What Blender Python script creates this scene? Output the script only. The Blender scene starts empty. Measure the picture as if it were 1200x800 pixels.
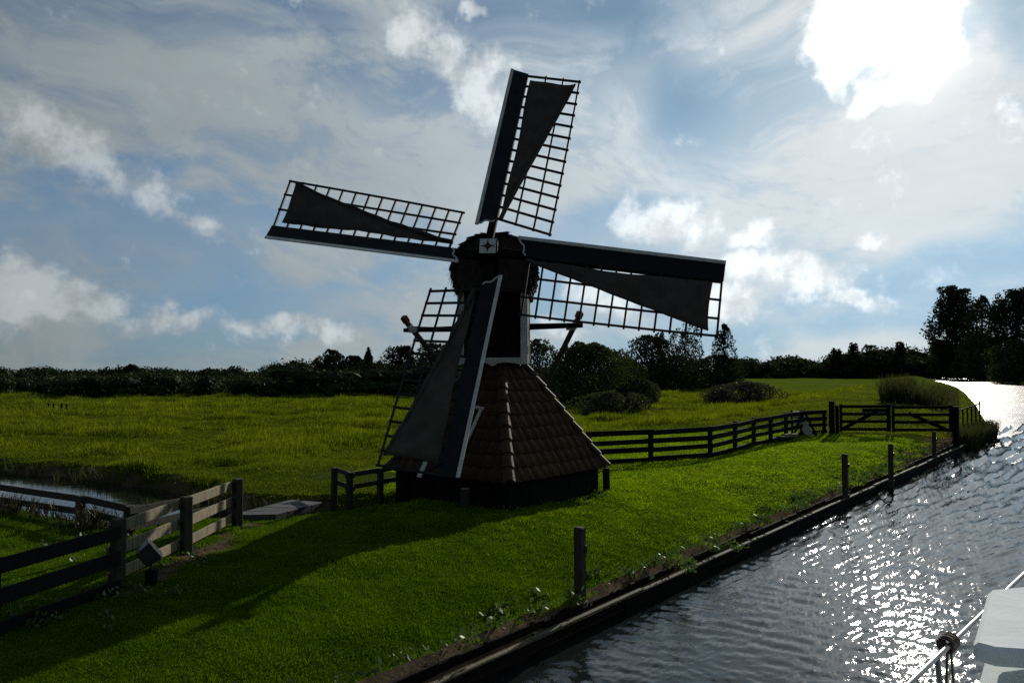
import bpy, bmesh, math, random
import numpy as np
from mathutils import Vector, Matrix, Euler

R = math.radians
random.seed(7)
rng = np.random.default_rng(11)
scene = bpy.context.scene
COL = scene.collection

# ------------------------------------------------------------------ camera
F = 933.3          # focal length in photo pixels (1200 wide)
HOR = 435.0        # horizon row in the photo
CAMZ = 2.78
PITCH = math.atan((HOR - 400) / F)
cam = bpy.data.cameras.new('camera')
cam.sensor_width = 36.0
cam.lens = 28.0
cam.clip_start = 0.05
cam.clip_end = 20000
cam_ob = bpy.data.objects.new('camera', cam)
COL.objects.link(cam_ob)
cam_ob.location = (0, 0, CAMZ)
cam_ob.rotation_euler = (math.pi / 2 + PITCH, 0, 0)
scene.camera = cam_ob

# ------------------------------------------------------------------ sky
SUN_AZ, SUN_EL = R(27.0), R(20.8)
SUN = Vector((math.cos(SUN_EL) * math.sin(SUN_AZ), math.cos(SUN_EL) * math.cos(SUN_AZ), math.sin(SUN_EL)))
SKY_STRENGTH = 0.1
world = bpy.data.worlds.new('World')
scene.world = world
world.use_nodes = True
wt = world.node_tree
for n in list(wt.nodes):
    wt.nodes.remove(n)


class Nodes:
    """small helper to write node graphs as expressions"""
    def __init__(self, tree):
        self.t = tree

    def new(self, kind, **props):
        n = self.t.nodes.new(kind)
        for k, v in props.items():
            setattr(n, k, v)
        return n

    def put(self, sock, val):
        if hasattr(val, 'is_output') or isinstance(val, bpy.types.NodeSocket):
            self.t.links.new(val, sock)
        else:
            sock.default_value = val

    def math(self, op, a, b=None, c=None, clamp=False):
        n = self.new('ShaderNodeMath', operation=op, use_clamp=clamp)
        self.put(n.inputs[0], a)
        if b is not None: self.put(n.inputs[1], b)
        if c is not None: self.put(n.inputs[2], c)
        return n.outputs[0]

    def vec(self, op, a, b=None):
        n = self.new('ShaderNodeVectorMath', operation=op)
        self.put(n.inputs[0], a)
        if b is not None: self.put(n.inputs[1], b)
        return n.outputs['Value'] if op in ('LENGTH', 'DOT_PRODUCT', 'DISTANCE') else n.outputs[0]

    def noise(self, vec, scale, detail=4, rough=0.5, dist=0.0, lac=2.0, dim='3D'):
        n = self.new('ShaderNodeTexNoise', noise_dimensions=dim)
        if vec is not None: self.put(n.inputs['Vector'], vec)
        n.inputs['Scale'].default_value = scale
        n.inputs['Detail'].default_value = detail
        n.inputs['Roughness'].default_value = rough
        n.inputs['Distortion'].default_value = dist
        n.inputs['Lacunarity'].default_value = lac
        return n.outputs['Fac'], n.outputs['Color']

    def ramp(self, val, lo, hi, a=0.0, b=1.0, smooth=True):
        n = self.new('ShaderNodeMapRange')
        n.interpolation_type = 'SMOOTHSTEP' if smooth else 'LINEAR'
        self.put(n.inputs[0], val)
        for i, v in zip((1, 2, 3, 4), (lo, hi, a, b)):
            n.inputs[i].default_value = v
        return n.outputs[0]

    def mix(self, fac, a, b, blend='MIX'):
        n = self.new('ShaderNodeMix', data_type='RGBA', blend_type=blend)
        self.put(n.inputs[0], fac)
        self.put(n.inputs[6], a if not isinstance(a, tuple) else (*a, 1) if len(a) == 3 else a)
        self.put(n.inputs[7], b if not isinstance(b, tuple) else (*b, 1) if len(b) == 3 else b)
        return n.outputs[2]

    def comb3(self, v):
        n = self.new('ShaderNodeCombineXYZ')
        for i in range(3): self.t.links.new(v, n.inputs[i])
        return n.outputs[0]

    def mapping(self, vec, loc=(0, 0, 0), rot=(0, 0, 0), scale=(1, 1, 1), kind='POINT'):
        n = self.new('ShaderNodeMapping', vector_type=kind)
        self.put(n.inputs[0], vec)
        n.inputs[1].default_value = loc
        n.inputs[2].default_value = rot
        n.inputs[3].default_value = scale
        return n.outputs[0]


def azel(px, py):
    """direction of a photo point as azimuth / elevation"""
    x, z = (px - 600) / F, (400 - py) / F
    y = 1.0
    c, s = math.cos(PITCH), math.sin(PITCH)
    yy, zz = c * y - s * z, s * y + c * z
    return math.atan2(x, yy), math.atan2(zz, math.hypot(x, yy))


W = Nodes(wt)
gen = W.new('ShaderNodeTexCoord').outputs['Generated']
sep = W.new('ShaderNodeSeparateXYZ'); wt.links.new(gen, sep.inputs[0])
az = W.math('ARCTAN2', sep.outputs[0], sep.outputs[1])
el = W.math('ARCSINE', sep.outputs[2])
comb = W.new('ShaderNodeCombineXYZ')
wt.links.new(az, comb.inputs[0]); wt.links.new(el, comb.inputs[1])
uv = comb.outputs[0]
sky = W.new('ShaderNodeTexSky', sky_type='NISHITA')
sky.sun_disc = False
sky.sun_elevation = SUN_EL
sky.sun_rotation = SUN_AZ
sky.air_density = 1.0
sky.dust_density = 0.6
sky.ozone_density = 1.5

# angle to the sun drives how brightly the cloud is lit through
sdot = W.vec('DOT_PRODUCT', gen, tuple(SUN))
ang = W.math('ARCCOSINE', W.math('MINIMUM', sdot, 0.99999))
halo = W.math('EXPONENT', W.math('MULTIPLY', ang, -1 / 0.32))
core = W.math('EXPONENT', W.math('MULTIPLY', ang, -1 / 0.034))

# two warped copies of the direction: fine (ragged heaps) and broad (streaks)
_, wn = W.noise(uv, 9.0, 4, 0.62, dim='2D')
uvw = W.vec('ADD', uv, W.vec('MULTIPLY', W.vec('SUBTRACT', wn, (0.5, 0.5, 0.5)), (0.11, 0.08, 0.0)))
_, wn2 = W.noise(uv, 3.0, 2, 0.5, dim='2D')
uvs = W.vec('ADD', uv, W.vec('MULTIPLY', W.vec('SUBTRACT', wn2, (0.5, 0.5, 0.5)), (0.30, 0.12, 0.0)))


def turned(v, deg):
    """rotate azimuth/elevation coordinates once so that blobs stay cheap"""
    c_, s_ = math.cos(R(deg)), math.sin(R(deg))
    n = W.new('ShaderNodeCombineXYZ')
    wt.links.new(W.vec('DOT_PRODUCT', v, (c_, s_, 0)), n.inputs[0])
    wt.links.new(W.vec('DOT_PRODUCT', v, (-s_, c_, 0)), n.inputs[1])
    return n.outputs[0], c_, s_


FINE = {d: turned(uvw, d) for d in (0, -30)}
BROAD = {d: turned(uvs, d) for d in (-12, 0, 11)}


def blob_sum(coords, blobs, lo=0.45):
    acc = None
    for (px, py, rx, ry, rot, wgt) in blobs:
        v, c_, s_ = coords[rot]
        a, e = azel(px, py)
        ca, ce = a * c_ + e * s_, -a * s_ + e * c_
        n = W.new('ShaderNodeVectorMath', operation='MULTIPLY_ADD')
        wt.links.new(v, n.inputs[0])
        n.inputs[1].default_value = (F / rx, F / ry, 0)
        n.inputs[2].default_value = (-ca * F / rx, -ce * F / ry, 0)
        m = W.ramp(W.vec('LENGTH', n.outputs[0]), 1.0, lo, 0.0, wgt)
        acc = m if acc is None else W.math('MAXIMUM', acc, m)
    return acc


# thin high sheet: soft streaks
c1, _ = W.noise(W.vec('MULTIPLY', BROAD[11][0], (1.5, 6.0, 1.0)), 1.7, 4, 0.55, dim='2D')
c2, _ = W.noise(W.vec('MULTIPLY', BROAD[-12][0], (2.2, 5.0, 1.0)), 2.6, 8, 0.66, dim='2D')
sheet = W.ramp(W.math('ADD', W.math('MULTIPLY', c1, 0.55), W.math('MULTIPLY', c2, 0.45)), 0.42, 0.60)
soft = blob_sum(BROAD, [
    (100, 70, 380, 80, -12, 0.6), (330, 150, 400, 85, -12, 0.95), (620, 210, 360, 105, 0, 1.0), (180, 300, 420, 60, 0, 0.35),
    (900, 235, 330, 110, 11, 0.95), (1150, 215, 260, 80, 11, 0.95), (1000, 302, 300, 26, 11, 0.7),
    (440, 350, 260, 36, 0, 0.6), (700, 140, 110, 80, 0, 0.6), (870, 40, 100, 40, 11, 0.7)], 0.0)
clear = blob_sum(BROAD, [(660, 15, 260, 75, 0, 0.95), (830, 95, 110, 70, 0, 0.85), (720, 245, 110, 46, 11, 0.7),
                         (1120, 310, 170, 40, 11, 0.75), (320, 15, 150, 40, 0, 0.7), (1000, 372, 280, 22, 0, 0.7), (230, 340, 260, 34, 0, 0.6), (1172, 60, 50, 70, 0, 0.8)], 0.0)
sheet_m = W.math('MULTIPLY', W.math('ADD', W.math('MAXIMUM', W.math('MULTIPLY', sheet, 0.75), W.math('MULTIPLY', soft, W.ramp(c2, 0.32, 0.58, 0.4, 1.15))), 0.32),
                 W.math('SUBTRACT', 1.0, clear), clamp=True)

# small heaped clouds with crisp edges
puff = blob_sum(FINE, [
    (15, 345, 105, 58, 0, 1.3), (90, 354, 78, 42, 0, 1.2), (335, 386, 125, 28, 0, 0.95), (195, 374, 110, 28, 0, 0.9),
    (60, 165, 110, 60, -30, 0.66), (140, 202, 150, 50, -30, 0.74), (222, 254, 80, 26, -30, 0.7),
    (490, 38, 58, 58, -30, 1.1), (555, 92, 95, 66, -30, 1.1), (556, 3, 34, 22, 0, 1.1),
    (790, 266, 90, 60, 0, 1.25), (930, 322, 105, 42, 0, 1.2), (985, 345, 66, 20, 0, 1.1), (900, 276, 46, 24, 0, 1.0), (1028, 273, 36, 18, 0, 1.0),
    (650, 376, 90, 30, 0, 0.7), (850, 354, 110, 34, 0, 0.9), (730, 332, 110, 48, 0, 0.85)], 0.0)
puff_n, _ = W.noise(uv, 17.0, 7, 0.62, dim='2D')
billow = W.math('MULTIPLY', W.math('SUBTRACT', puff_n, 0.5), 1.7)
puff = W.ramp(W.math('ADD', puff, billow), 0.15, 1.0)
# the sunlit bank that hides the sun
sunb = blob_sum(FINE, [(1030, 5, 108, 100, 0, 1.3), (1072, 84, 62, 52, 0, 1.1), (982, 74, 56, 60, 0, 1.1), (1025, 115, 80, 28, 0, 0.8)], 0.0)
sunb = W.ramp(W.math('ADD', sunb, W.math('MULTIPLY', billow, 0.8)), 0.22, 0.75)
sunhole = blob_sum(FINE, [(1047, 93, 30, 22, 0, 1.0)], 0.0)

# clear sky, its glare eased as by the haze, slightly deeper blue
sv = sky.outputs[0]
skyc = W.vec('MULTIPLY', W.vec('DIVIDE', sv, W.vec('ADD', W.vec('MULTIPLY', sv, (0.25, 0.25, 0.25)), (1, 1, 1))), (0.58, 1.04, 1.62))
skyc = W.vec('ADD', skyc, W.vec('MULTIPLY', W.comb3(halo), (1.7, 2.3, 2.0)))
skyc = W.vec('MULTIPLY', skyc, W.comb3(W.ramp(el, 0.12, 0.46, 1.0, 0.66)))
# cloud light: dull blue grey far from the sun, white near it
lum = W.math('ADD', W.math('ADD', 1.7, W.math('MULTIPLY', c2, 1.3)), W.math('MULTIPLY', halo, 9.5))
lum = W.math('MINIMUM', lum, W.math('ADD', 5.4, W.math('MULTIPLY', c2, 1.6)))
sheet_c = W.vec('MULTIPLY', W.comb3(lum), W.mix(halo, (0.91, 1.05, 1.11), (0.99, 1.0, 1.0)))
plum = W.math('ADD', 4.3, W.math('MULTIPLY', halo, 12.0))
pshade = W.math('MULTIPLY', plum, W.ramp(puff_n, 0.34, 0.64, 0.70, 1.06))
puff_c = W.vec('MULTIPLY', W.comb3(pshade), W.mix(halo, (0.96, 1.05, 1.08), (1.0, 1.0, 1.0)))
colr = W.mix(W.math('MULTIPLY', sheet_m, 0.92), skyc, sheet_c)
colr = W.mix(W.math('MULTIPLY', puff, 0.80), colr, puff_c)
sun_c = W.vec('ADD', (6.4, 6.8, 7.0), W.vec('MULTIPLY', W.comb3(W.math('EXPONENT', W.math('MULTIPLY', ang, -1 / 0.075))), (10.0, 9.8, 9.4)))
sun_c = W.mix(sunhole, sun_c, (4.0, 4.5, 4.9))
colr = W.mix(W.math('MULTIPLY', sunb, 0.97), colr, sun_c)
colr = W.vec('MULTIPLY', colr, W.comb3(W.ramp(ang, 0.3, 2.0, 1.0, 0.52)))
colr = W.vec('ADD', colr, W.vec('MULTIPLY', W.comb3(core), (11, 10.6, 10)))
bg = W.new('ShaderNodeBackground')
wt.links.new(colr, bg.inputs[0])
bg.inputs[1].default_value = SKY_STRENGTH
wo = W.new('ShaderNodeOutputWorld')
wt.links.new(bg.outputs[0], wo.inputs[0])
world.cycles.sampling_method = 'MANUAL'
world.cycles.sample_map_resolution = 256

# ------------------------------------------------------------------ sun and exposure
sl = bpy.data.lights.new('sun', 'SUN')
sl.energy = 3.6
sl.angle = R(0.5)
sl.color = (1.0, 0.93, 0.82)
sun_ob = bpy.data.objects.new('sun', sl)
COL.objects.link(sun_ob)
sun_ob.rotation_euler = SUN.to_track_quat('Z', 'Y').to_euler()
sun_ob.location = SUN * 60
vs = scene.view_settings
vs.view_transform = 'Standard'
vs.look = 'None'
vs.gamma = 1.0
vs.exposure = 0.28
vs.use_curve_mapping = False
scene.cycles.use_denoising = False
scene.cycles.max_bounces = 4
scene.cycles.diffuse_bounces = 2
scene.cycles.glossy_bounces = 3
scene.cycles.transmission_bounces = 2


# ------------------------------------------------------------------ helpers
def unproject(px, py, z):
    """world point on height z seen at a photo pixel (used only to measure the place)"""
    x, zz = (px - 600) / F, (400 - py) / F
    c, s = math.cos(PITCH), math.sin(PITCH)
    d = (x, c - s * zz, s + c * zz)
    t = (z - CAMZ) / d[2]
    return d[0] * t, d[1] * t


def at_depth(px, py, y):
    x, zz = (px - 600) / F, (400 - py) / F
    c, s = math.cos(PITCH), math.sin(PITCH)
    d = (x, c - s * zz, s + c * zz)
    t = y / d[1]
    return Vector((d[0] * t, y, CAMZ + d[2] * t))


def smooth(e0, e1, x):
    t = np.clip((np.asarray(x, float) - e0) / (e1 - e0), 0, 1)
    return t * t * (3 - 2 * t)


_perm = np.random.default_rng(3).random((256, 256))


def vnoise(x, y):
    x = np.asarray(x, float); y = np.asarray(y, float)
    xi, yi = np.floor(x).astype(int), np.floor(y).astype(int)
    fx, fy = x - xi, y - yi
    fx, fy = fx * fx * (3 - 2 * fx), fy * fy * (3 - 2 * fy)
    g = lambda i, j: _perm[i & 255, j & 255]
    return (g(xi, yi) * (1 - fx) + g(xi + 1, yi) * fx) * (1 - fy) + (g(xi, yi + 1) * (1 - fx) + g(xi + 1, yi + 1) * fx) * fy


def fbm(x, y, o=4):
    v = 0; a = 0.5
    for i in range(o):
        v = v + a * vnoise(x * 2 ** i + 17 * i, y * 2 ** i + 31 * i); a *= 0.5
    return v


# ---- materials
MATS = {}


def material(name, color, color2=None, scale=6.0, rough=0.75, bump=0.0, bump_scale=30.0, stretch=(1, 1, 1),
             spec=0.3, detail=5, spots=None, metallic=0.0, coord='Object'):
    m = bpy.data.materials.new(name)
    m.use_nodes = True
    t = m.node_tree
    N = Nodes(t)
    p = t.nodes['Principled BSDF']
    co = N.new('ShaderNodeTexCoord').outputs[coord]
    v = N.mapping(co, scale=stretch)
    n1, _ = N.noise(v, scale, detail, 0.6)
    c = N.mix(N.ramp(n1, 0.3, 0.7), color, color2 or tuple(k * 0.6 for k in color))
    rnd = N.new('ShaderNodeObjectInfo').outputs['Random']
    c = N.mix(1.0, c, N.mix(rnd, (0.78, 0.78, 0.78), (1.15, 1.12, 1.08)), 'MULTIPLY')
    if spots:
        n3, _ = N.noise(co, spots[0], 3, 0.6)
        c = N.mix(N.ramp(n3, spots[1], spots[1] + 0.12), c, spots[2])
    t.links.new(c, p.inputs['Base Color'])
    p.inputs['Roughness'].default_value = rough
    p.inputs['Specular IOR Level'].default_value = spec
    p.inputs['Metallic'].default_value = metallic
    if bump:
        n2, _ = N.noise(v, bump_scale, 4, 0.6)
        b = N.new('ShaderNodeBump')
        b.inputs['Strength'].default_value = bump
        b.inputs['Distance'].default_value = 0.02
        t.links.new(n2, b.inputs['Height'])
        t.links.new(b.outputs[0], p.inputs['Normal'])
    MATS[name] = m
    return m


def leaf_material(name, c1, c2, trans=0.45, rough=0.55, gloss=0.06, cvar=0.35):
    m = bpy.data.materials.new(name)
    m.use_nodes = True
    t = m.node_tree
    for n in list(t.nodes): t.nodes.remove(n)
    N = Nodes(t)
    co = N.new('ShaderNodeTexCoord').outputs['Object']
    geo = N.new('ShaderNodeNewGeometry')
    n1, _ = N.noise(geo.outputs['Position'], cvar, 4, 0.6)
    rnd = N.new('ShaderNodeObjectInfo').outputs['Random']
    isl = geo.outputs['Random Per Island']
    f = N.math('ADD', N.math('MULTIPLY', n1, 0.9), N.math('MULTIPLY', N.math('SUBTRACT', isl, 0.5), 0.5))
    f = N.math('ADD', f, N.math('MULTIPLY', N.math('SUBTRACT', rnd, 0.5), 0.35))
    c = N.mix(N.ramp(f, 0.27, 0.68), c1, c2)
    d = N.new('ShaderNodeBsdfDiffuse'); t.links.new(c, d.inputs[0])
    tr = N.new('ShaderNodeBsdfTranslucent')
    t.links.new(N.mix(1.0, c, (1.15, 1.2, 0.6), 'MULTIPLY'), tr.inputs[0])
    mx = N.new('ShaderNodeMixShader'); mx.inputs[0].default_value = trans
    t.links.new(d.outputs[0], mx.inputs[1]); t.links.new(tr.outputs[0], mx.inputs[2])
    gl = N.new('ShaderNodeBsdfGlossy'); gl.inputs['Roughness'].default_value = rough
    gl.inputs[0].default_value = (0.8, 0.85, 0.8, 1)
    m2 = N.new('ShaderNodeMixShader'); m2.inputs[0].default_value = gloss
    t.links.new(mx.outputs[0], m2.inputs[1]); t.links.new(gl.outputs[0], m2.inputs[2])
    o = N.new('ShaderNodeOutputMaterial'); t.links.new(m2.outputs[0], o.inputs[0])
    MATS[name] = m
    return m


material('tarred_wood', (0.012, 0.011, 0.011), (0.006, 0.006, 0.006), 5, 0.9, 0.3, 40, (1, 1, .2), spec=0.08)
material('blue_black_paint', (0.020, 0.024, 0.032), (0.013, 0.016, 0.022), 4, 0.7, 0.1, 30, spec=0.12)
material('lattice_wood', (0.022, 0.021, 0.022), (0.012, 0.012, 0.013), 6, 0.6)
material('white_paint', (0.60, 0.62, 0.61), (0.46, 0.48, 0.47), 5, 0.5, 0.1, 40, spots=(9, 0.66, (0.33, 0.34, 0.30)))
material('red_paint', (0.17, 0.012, 0.012), (0.11, 0.01, 0.01), 6, 0.5)
material('sail_canvas', (0.080, 0.069, 0.062), (0.054, 0.047, 0.043), 3, 0.95, 0.35, 8, spec=0.05)
material('reed_thatch', (0.060, 0.048, 0.034), (0.022, 0.019, 0.016), 8, 0.95, 0.8, 50, (1, 1, .3))
material('roof_tile', (0.080, 0.044, 0.022), (0.036, 0.027, 0.016), 2.2, 0.66, 0.4, 25, spec=0.16, spots=(3.0, 0.55, (0.040, 0.042, 0.015)))
material('brick_plinth', (0.05, 0.04, 0.036), (0.028, 0.025, 0.024), 6, 0.85, 0.5, 20)
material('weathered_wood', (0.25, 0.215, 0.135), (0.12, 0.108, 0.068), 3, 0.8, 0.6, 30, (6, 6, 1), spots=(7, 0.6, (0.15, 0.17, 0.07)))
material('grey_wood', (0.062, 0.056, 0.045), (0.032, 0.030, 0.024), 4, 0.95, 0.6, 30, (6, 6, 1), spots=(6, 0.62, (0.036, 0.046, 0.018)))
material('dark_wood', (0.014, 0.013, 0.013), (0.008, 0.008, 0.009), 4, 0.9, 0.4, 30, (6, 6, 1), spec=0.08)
material('wet_wood', (0.012, 0.0105, 0.008), (0.006, 0.0055, 0.005), 5, 0.95, 0.6, 25, (1, 1, 4), spec=0.05)
material('mossy_wood', (0.050, 0.052, 0.020), (0.085, 0.075, 0.058), 3, 0.85, 0.7, 25, spots=(4, 0.58, (0.05, 0.07, 0.015)))
material('concrete', (0.055, 0.060, 0.064), (0.034, 0.037, 0.04), 3, 0.8, 0.3, 40)
material('lamp_metal', (0.035, 0.036, 0.04), (0.022, 0.022, 0.025), 6, 0.4, spec=0.5)
material('steel', (0.40, 0.40, 0.40), (0.28, 0.28, 0.28), 6, 0.30, metallic=1.0)
material('boat_canvas', (0.72, 0.79, 0.81), (0.62, 0.69, 0.71), 2.5, 0.95, 0.15, 12, spec=0.02)
material('boat_hull', (0.60, 0.62, 0.62), (0.48, 0.5, 0.5), 1.5, 0.35)
material('rope', (0.10, 0.085, 0.07), (0.06, 0.05, 0.04), 30, 0.9, 0.5, 60)
material('bark', (0.05, 0.042, 0.033), (0.025, 0.022, 0.018), 6, 0.9, 0.6, 20)
material('panel_print', (0.30, 0.31, 0.30), (0.20, 0.21, 0.20), 8, 0.5)
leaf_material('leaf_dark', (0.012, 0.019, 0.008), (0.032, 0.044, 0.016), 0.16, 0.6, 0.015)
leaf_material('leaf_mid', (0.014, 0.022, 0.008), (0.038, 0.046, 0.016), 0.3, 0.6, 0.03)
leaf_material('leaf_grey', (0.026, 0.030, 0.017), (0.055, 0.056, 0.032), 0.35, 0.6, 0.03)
leaf_material('leaf_brown', (0.030, 0.024, 0.016), (0.050, 0.042, 0.024), 0.30)
leaf_material('leaf_reed', (0.022, 0.030, 0.010), (0.062, 0.060, 0.024), 0.35, 0.6, 0.03)
leaf_material('leaf_weed', (0.040, 0.075, 0.014), (0.095, 0.135, 0.035), 0.4, 0.4, 0.04)
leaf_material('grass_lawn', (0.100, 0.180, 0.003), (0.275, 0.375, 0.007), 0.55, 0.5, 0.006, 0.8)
leaf_material('grass_shaded', (0.040, 0.096, 0.002), (0.122, 0.196, 0.004), 0.45, 0.5, 0.006, 0.8)  # darker copy of the lawn grass, near-ground shading put into its colour
leaf_material('grass_field', (0.034, 0.056, 0.003), (0.160, 0.190, 0.010), 0.58, 0.6, 0.006, 0.22)


# ---- meshes
class MB:
    def __init__(self):
        self.v = []; self.f = []

    def add(self, vs, fs):
        b = len(self.v)
        self.v += [tuple(p) for p in vs]
        self.f += [tuple(b + i for i in q) for q in fs]
        return self

    def box(self, lo, hi):
        x0, y0, z0 = lo; x1, y1, z1 = hi
        return self.add([(x0, y0, z0), (x1, y0, z0), (x1, y1, z0), (x0, y1, z0), (x0, y0, z1), (x1, y0, z1), (x1, y1, z1), (x0, y1, z1)],
                        [(3, 2, 1, 0), (4, 5, 6, 7), (0, 1, 5, 4), (1, 2, 6, 5), (2, 3, 7, 6), (3, 0, 4, 7)])

    def beam(self, a, b, w, h, up=(0, 0, 1), w2=None, h2=None):
        """square bar from a to b; w across, h along up"""
        a, b, up = Vector(a), Vector(b), Vector(up)
        d = (b - a).normalized()
        s = d.cross(up).normalized()
        u = s.cross(d).normalized()
        w2 = w if w2 is None else w2; h2 = h if h2 is None else h2
        vs = []
        for p, ww, hh in ((a, w, h), (b, w2, h2)):
            for i, j in ((-1, -1), (1, -1), (1, 1), (-1, 1)):
                vs.append(p + s * (ww / 2 * i) + u * (hh / 2 * j))
        return self.add(vs, [(0, 1, 2, 3), (7, 6, 5, 4), (0, 4, 5, 1), (1, 5, 6, 2), (2, 6, 7, 3), (3, 7, 4, 0)])

    def tube(self, pts, rad, n=8):
        pts = [Vector(p) for p in pts]
        if not hasattr(rad, '__len__'): rad = [rad] * len(pts)
        rings = []
        for i, p in enumerate(pts):
            d = (pts[min(i + 1, len(pts) - 1)] - pts[max(i - 1, 0)]).normalized()
            ref = Vector((0, 0, 1)) if abs(d.z) < 0.9 else Vector((1, 0, 0))
            s = d.cross(ref).normalized(); u = s.cross(d)
            rings.append([p + (s * math.cos(2 * math.pi * k / n) + u * math.sin(2 * math.pi * k / n)) * rad[i] for k in range(n)])
        vs = [q for r in rings for q in r]
        fs = []
        for i in range(len(pts) - 1):
            for k in range(n):
                fs.append((i * n + k, i * n + (k + 1) % n, (i + 1) * n + (k + 1) % n, (i + 1) * n + k))
        fs.append(tuple(range(n - 1, -1, -1))); fs.append(tuple((len(pts) - 1) * n + k for k in range(n)))
        return self.add(vs, fs)

    def slab(self, poly, n, th):
        """closed flat polygon (3D points) thickened backwards along n"""
        n = Vector(n).normalized()
        k = len(poly)
        top = [Vector(p) for p in poly]; bot = [p - n * th for p in top]
        fs = [tuple(range(k)), tuple(range(2 * k - 1, k - 1, -1))]
        for i in range(k):
            j = (i + 1) % k
            fs.append((i, i + k, j + k, j))
        return self.add(top + bot, fs)

    def build(self, name, mat, parent=None, bevel=0.0, smooth_=False):
        me = bpy.data.meshes.new(name)
        me.from_pydata(self.v, [], self.f)
        bm = bmesh.new(); bm.from_mesh(me)
        bmesh.ops.recalc_face_normals(bm, faces=bm.faces)
        if bevel:
            bmesh.ops.bevel(bm, geom=list(bm.edges), offset=bevel, segments=1, affect='EDGES')
        bm.to_mesh(me); bm.free()
        if smooth_:
            me.polygons.foreach_set('use_smooth', [True] * len(me.polygons))
        return link(name, me, mat, parent)


def link(name, me, mat, parent=None):
    if mat and not me.materials:
        me.materials.append(MATS[mat])
    o = bpy.data.objects.new(name, me)
    COL.objects.link(o)
    if parent is not None: o.parent = parent
    return o


def empty(name, loc=(0, 0, 0)):
    o = bpy.data.objects.new(name, None)
    o.empty_display_size = 0.2
    COL.objects.link(o)
    o.location = loc
    return o


def tag(o, label=None, cat=None, group=None, kind=None):
    if label: o['label'] = label
    if cat: o['category'] = cat
    if group: o['group'] = group
    if kind: o['kind'] = kind
    return o


def poly_mesh(name, V, mat, parent=None, tri=False):
    """fast mesh of loose polygons, V = (n, k, 3) array"""
    V = np.asarray(V, np.float32)
    n, k, _ = V.shape
    me = bpy.data.meshes.new(name)
    me.vertices.add(n * k); me.vertices.foreach_set('co', V.ravel())
    me.loops.add(n * k); me.loops.foreach_set('vertex_index', np.arange(n * k, dtype=np.int32))
    me.polygons.add(n); me.polygons.foreach_set('loop_start', np.arange(0, n * k, k, dtype=np.int32))
    me.update(calc_edges=True)
    me.validate()
    return link(name, me, mat, parent)


def grid_mesh(name, P, mat, attrs=None, wrap=False):
    """P = (rows, cols, 3)"""
    r, c, _ = P.shape
    me = bpy.data.meshes.new(name)
    me.vertices.add(r * c); me.vertices.foreach_set('co', P.astype(np.float32).ravel())
    i, j = np.meshgrid(np.arange(r - 1), np.arange(c - 1), indexing='ij')
    a = i * c + j
    q = np.stack([a, a + 1, a + c + 1, a + c], -1).reshape(-1, 4).astype(np.int32)
    me.loops.add(q.size); me.loops.foreach_set('vertex_index', q.ravel())
    me.polygons.add(len(q)); me.polygons.foreach_set('loop_start', np.arange(0, q.size, 4, dtype=np.int32))
    me.polygons.foreach_set('use_smooth', np.ones(len(q), bool))
    for k, v in (attrs or {}).items():
        at = me.attributes.new(k, 'FLOAT', 'POINT'); at.data.foreach_set('value', v.astype(np.float32).ravel())
    me.update(calc_edges=True)
    return link(name, me, mat)


# ------------------------------------------------------------------ the lie of the land
WATER_Z = -0.55
BANK_K = 0.772                       # bank line: x = B0 + K*y
B0 = -0.366 - BANK_K * 8.54
BN = Vector((-1, BANK_K, 0)).normalized()   # points inland (left)
BD = Vector((BANK_K, 1, 0)).normalized()    # along the canal


# far outline of the promontory: the bank bends away left
FAR_BANK = [(24.4, 40.6), (29.0, 49), (34, 58), (51, 89), (86, 155), (130, 245), (200, 385), (310, 600)]


def bank_d(x, y):
    """distance inland from the waterline of the straight bank"""
    x = np.asarray(x, float); y = np.asarray(y, float)
    d = (x - B0 - BANK_K * y) * BN.x
    xf = np.interp(y, [p[1] for p in FAR_BANK], [p[0] for p in FAR_BANK])
    return np.where(y > FAR_BANK[0][1], np.maximum((xf - x) * 0.87, 0.0) + 0.0 * d, d)


DITCH = [(-60, 36, 5.0), (-30, 28, 5.0), (-14.8, 22.2, 4.9), (-10.6, 19.6, 4.6), (-7.7, 17.0, 3.4), (-5.0, 16.3, 1.9), (-3.1, 17.4, 1.4)]


def ditch_d(x, y):
    """distance to the ditch centreline minus its half width"""
    x = np.asarray(x, float); y = np.asarray(y, float)
    best = np.full(x.shape, 1e9)
    for (x0, y0, w0), (x1, y1, w1) in zip(DITCH[:-1], DITCH[1:]):
        dx, dy = x1 - x0, y1 - y0
        t = np.clip(((x - x0) * dx + (y - y0) * dy) / (dx * dx + dy * dy), 0, 1)
        d = np.hypot(x - x0 - t * dx, y - y0 - t * dy) - (w0 + (w1 - w0) * t) / 2
        best = np.minimum(best, d)
    return best


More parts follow.
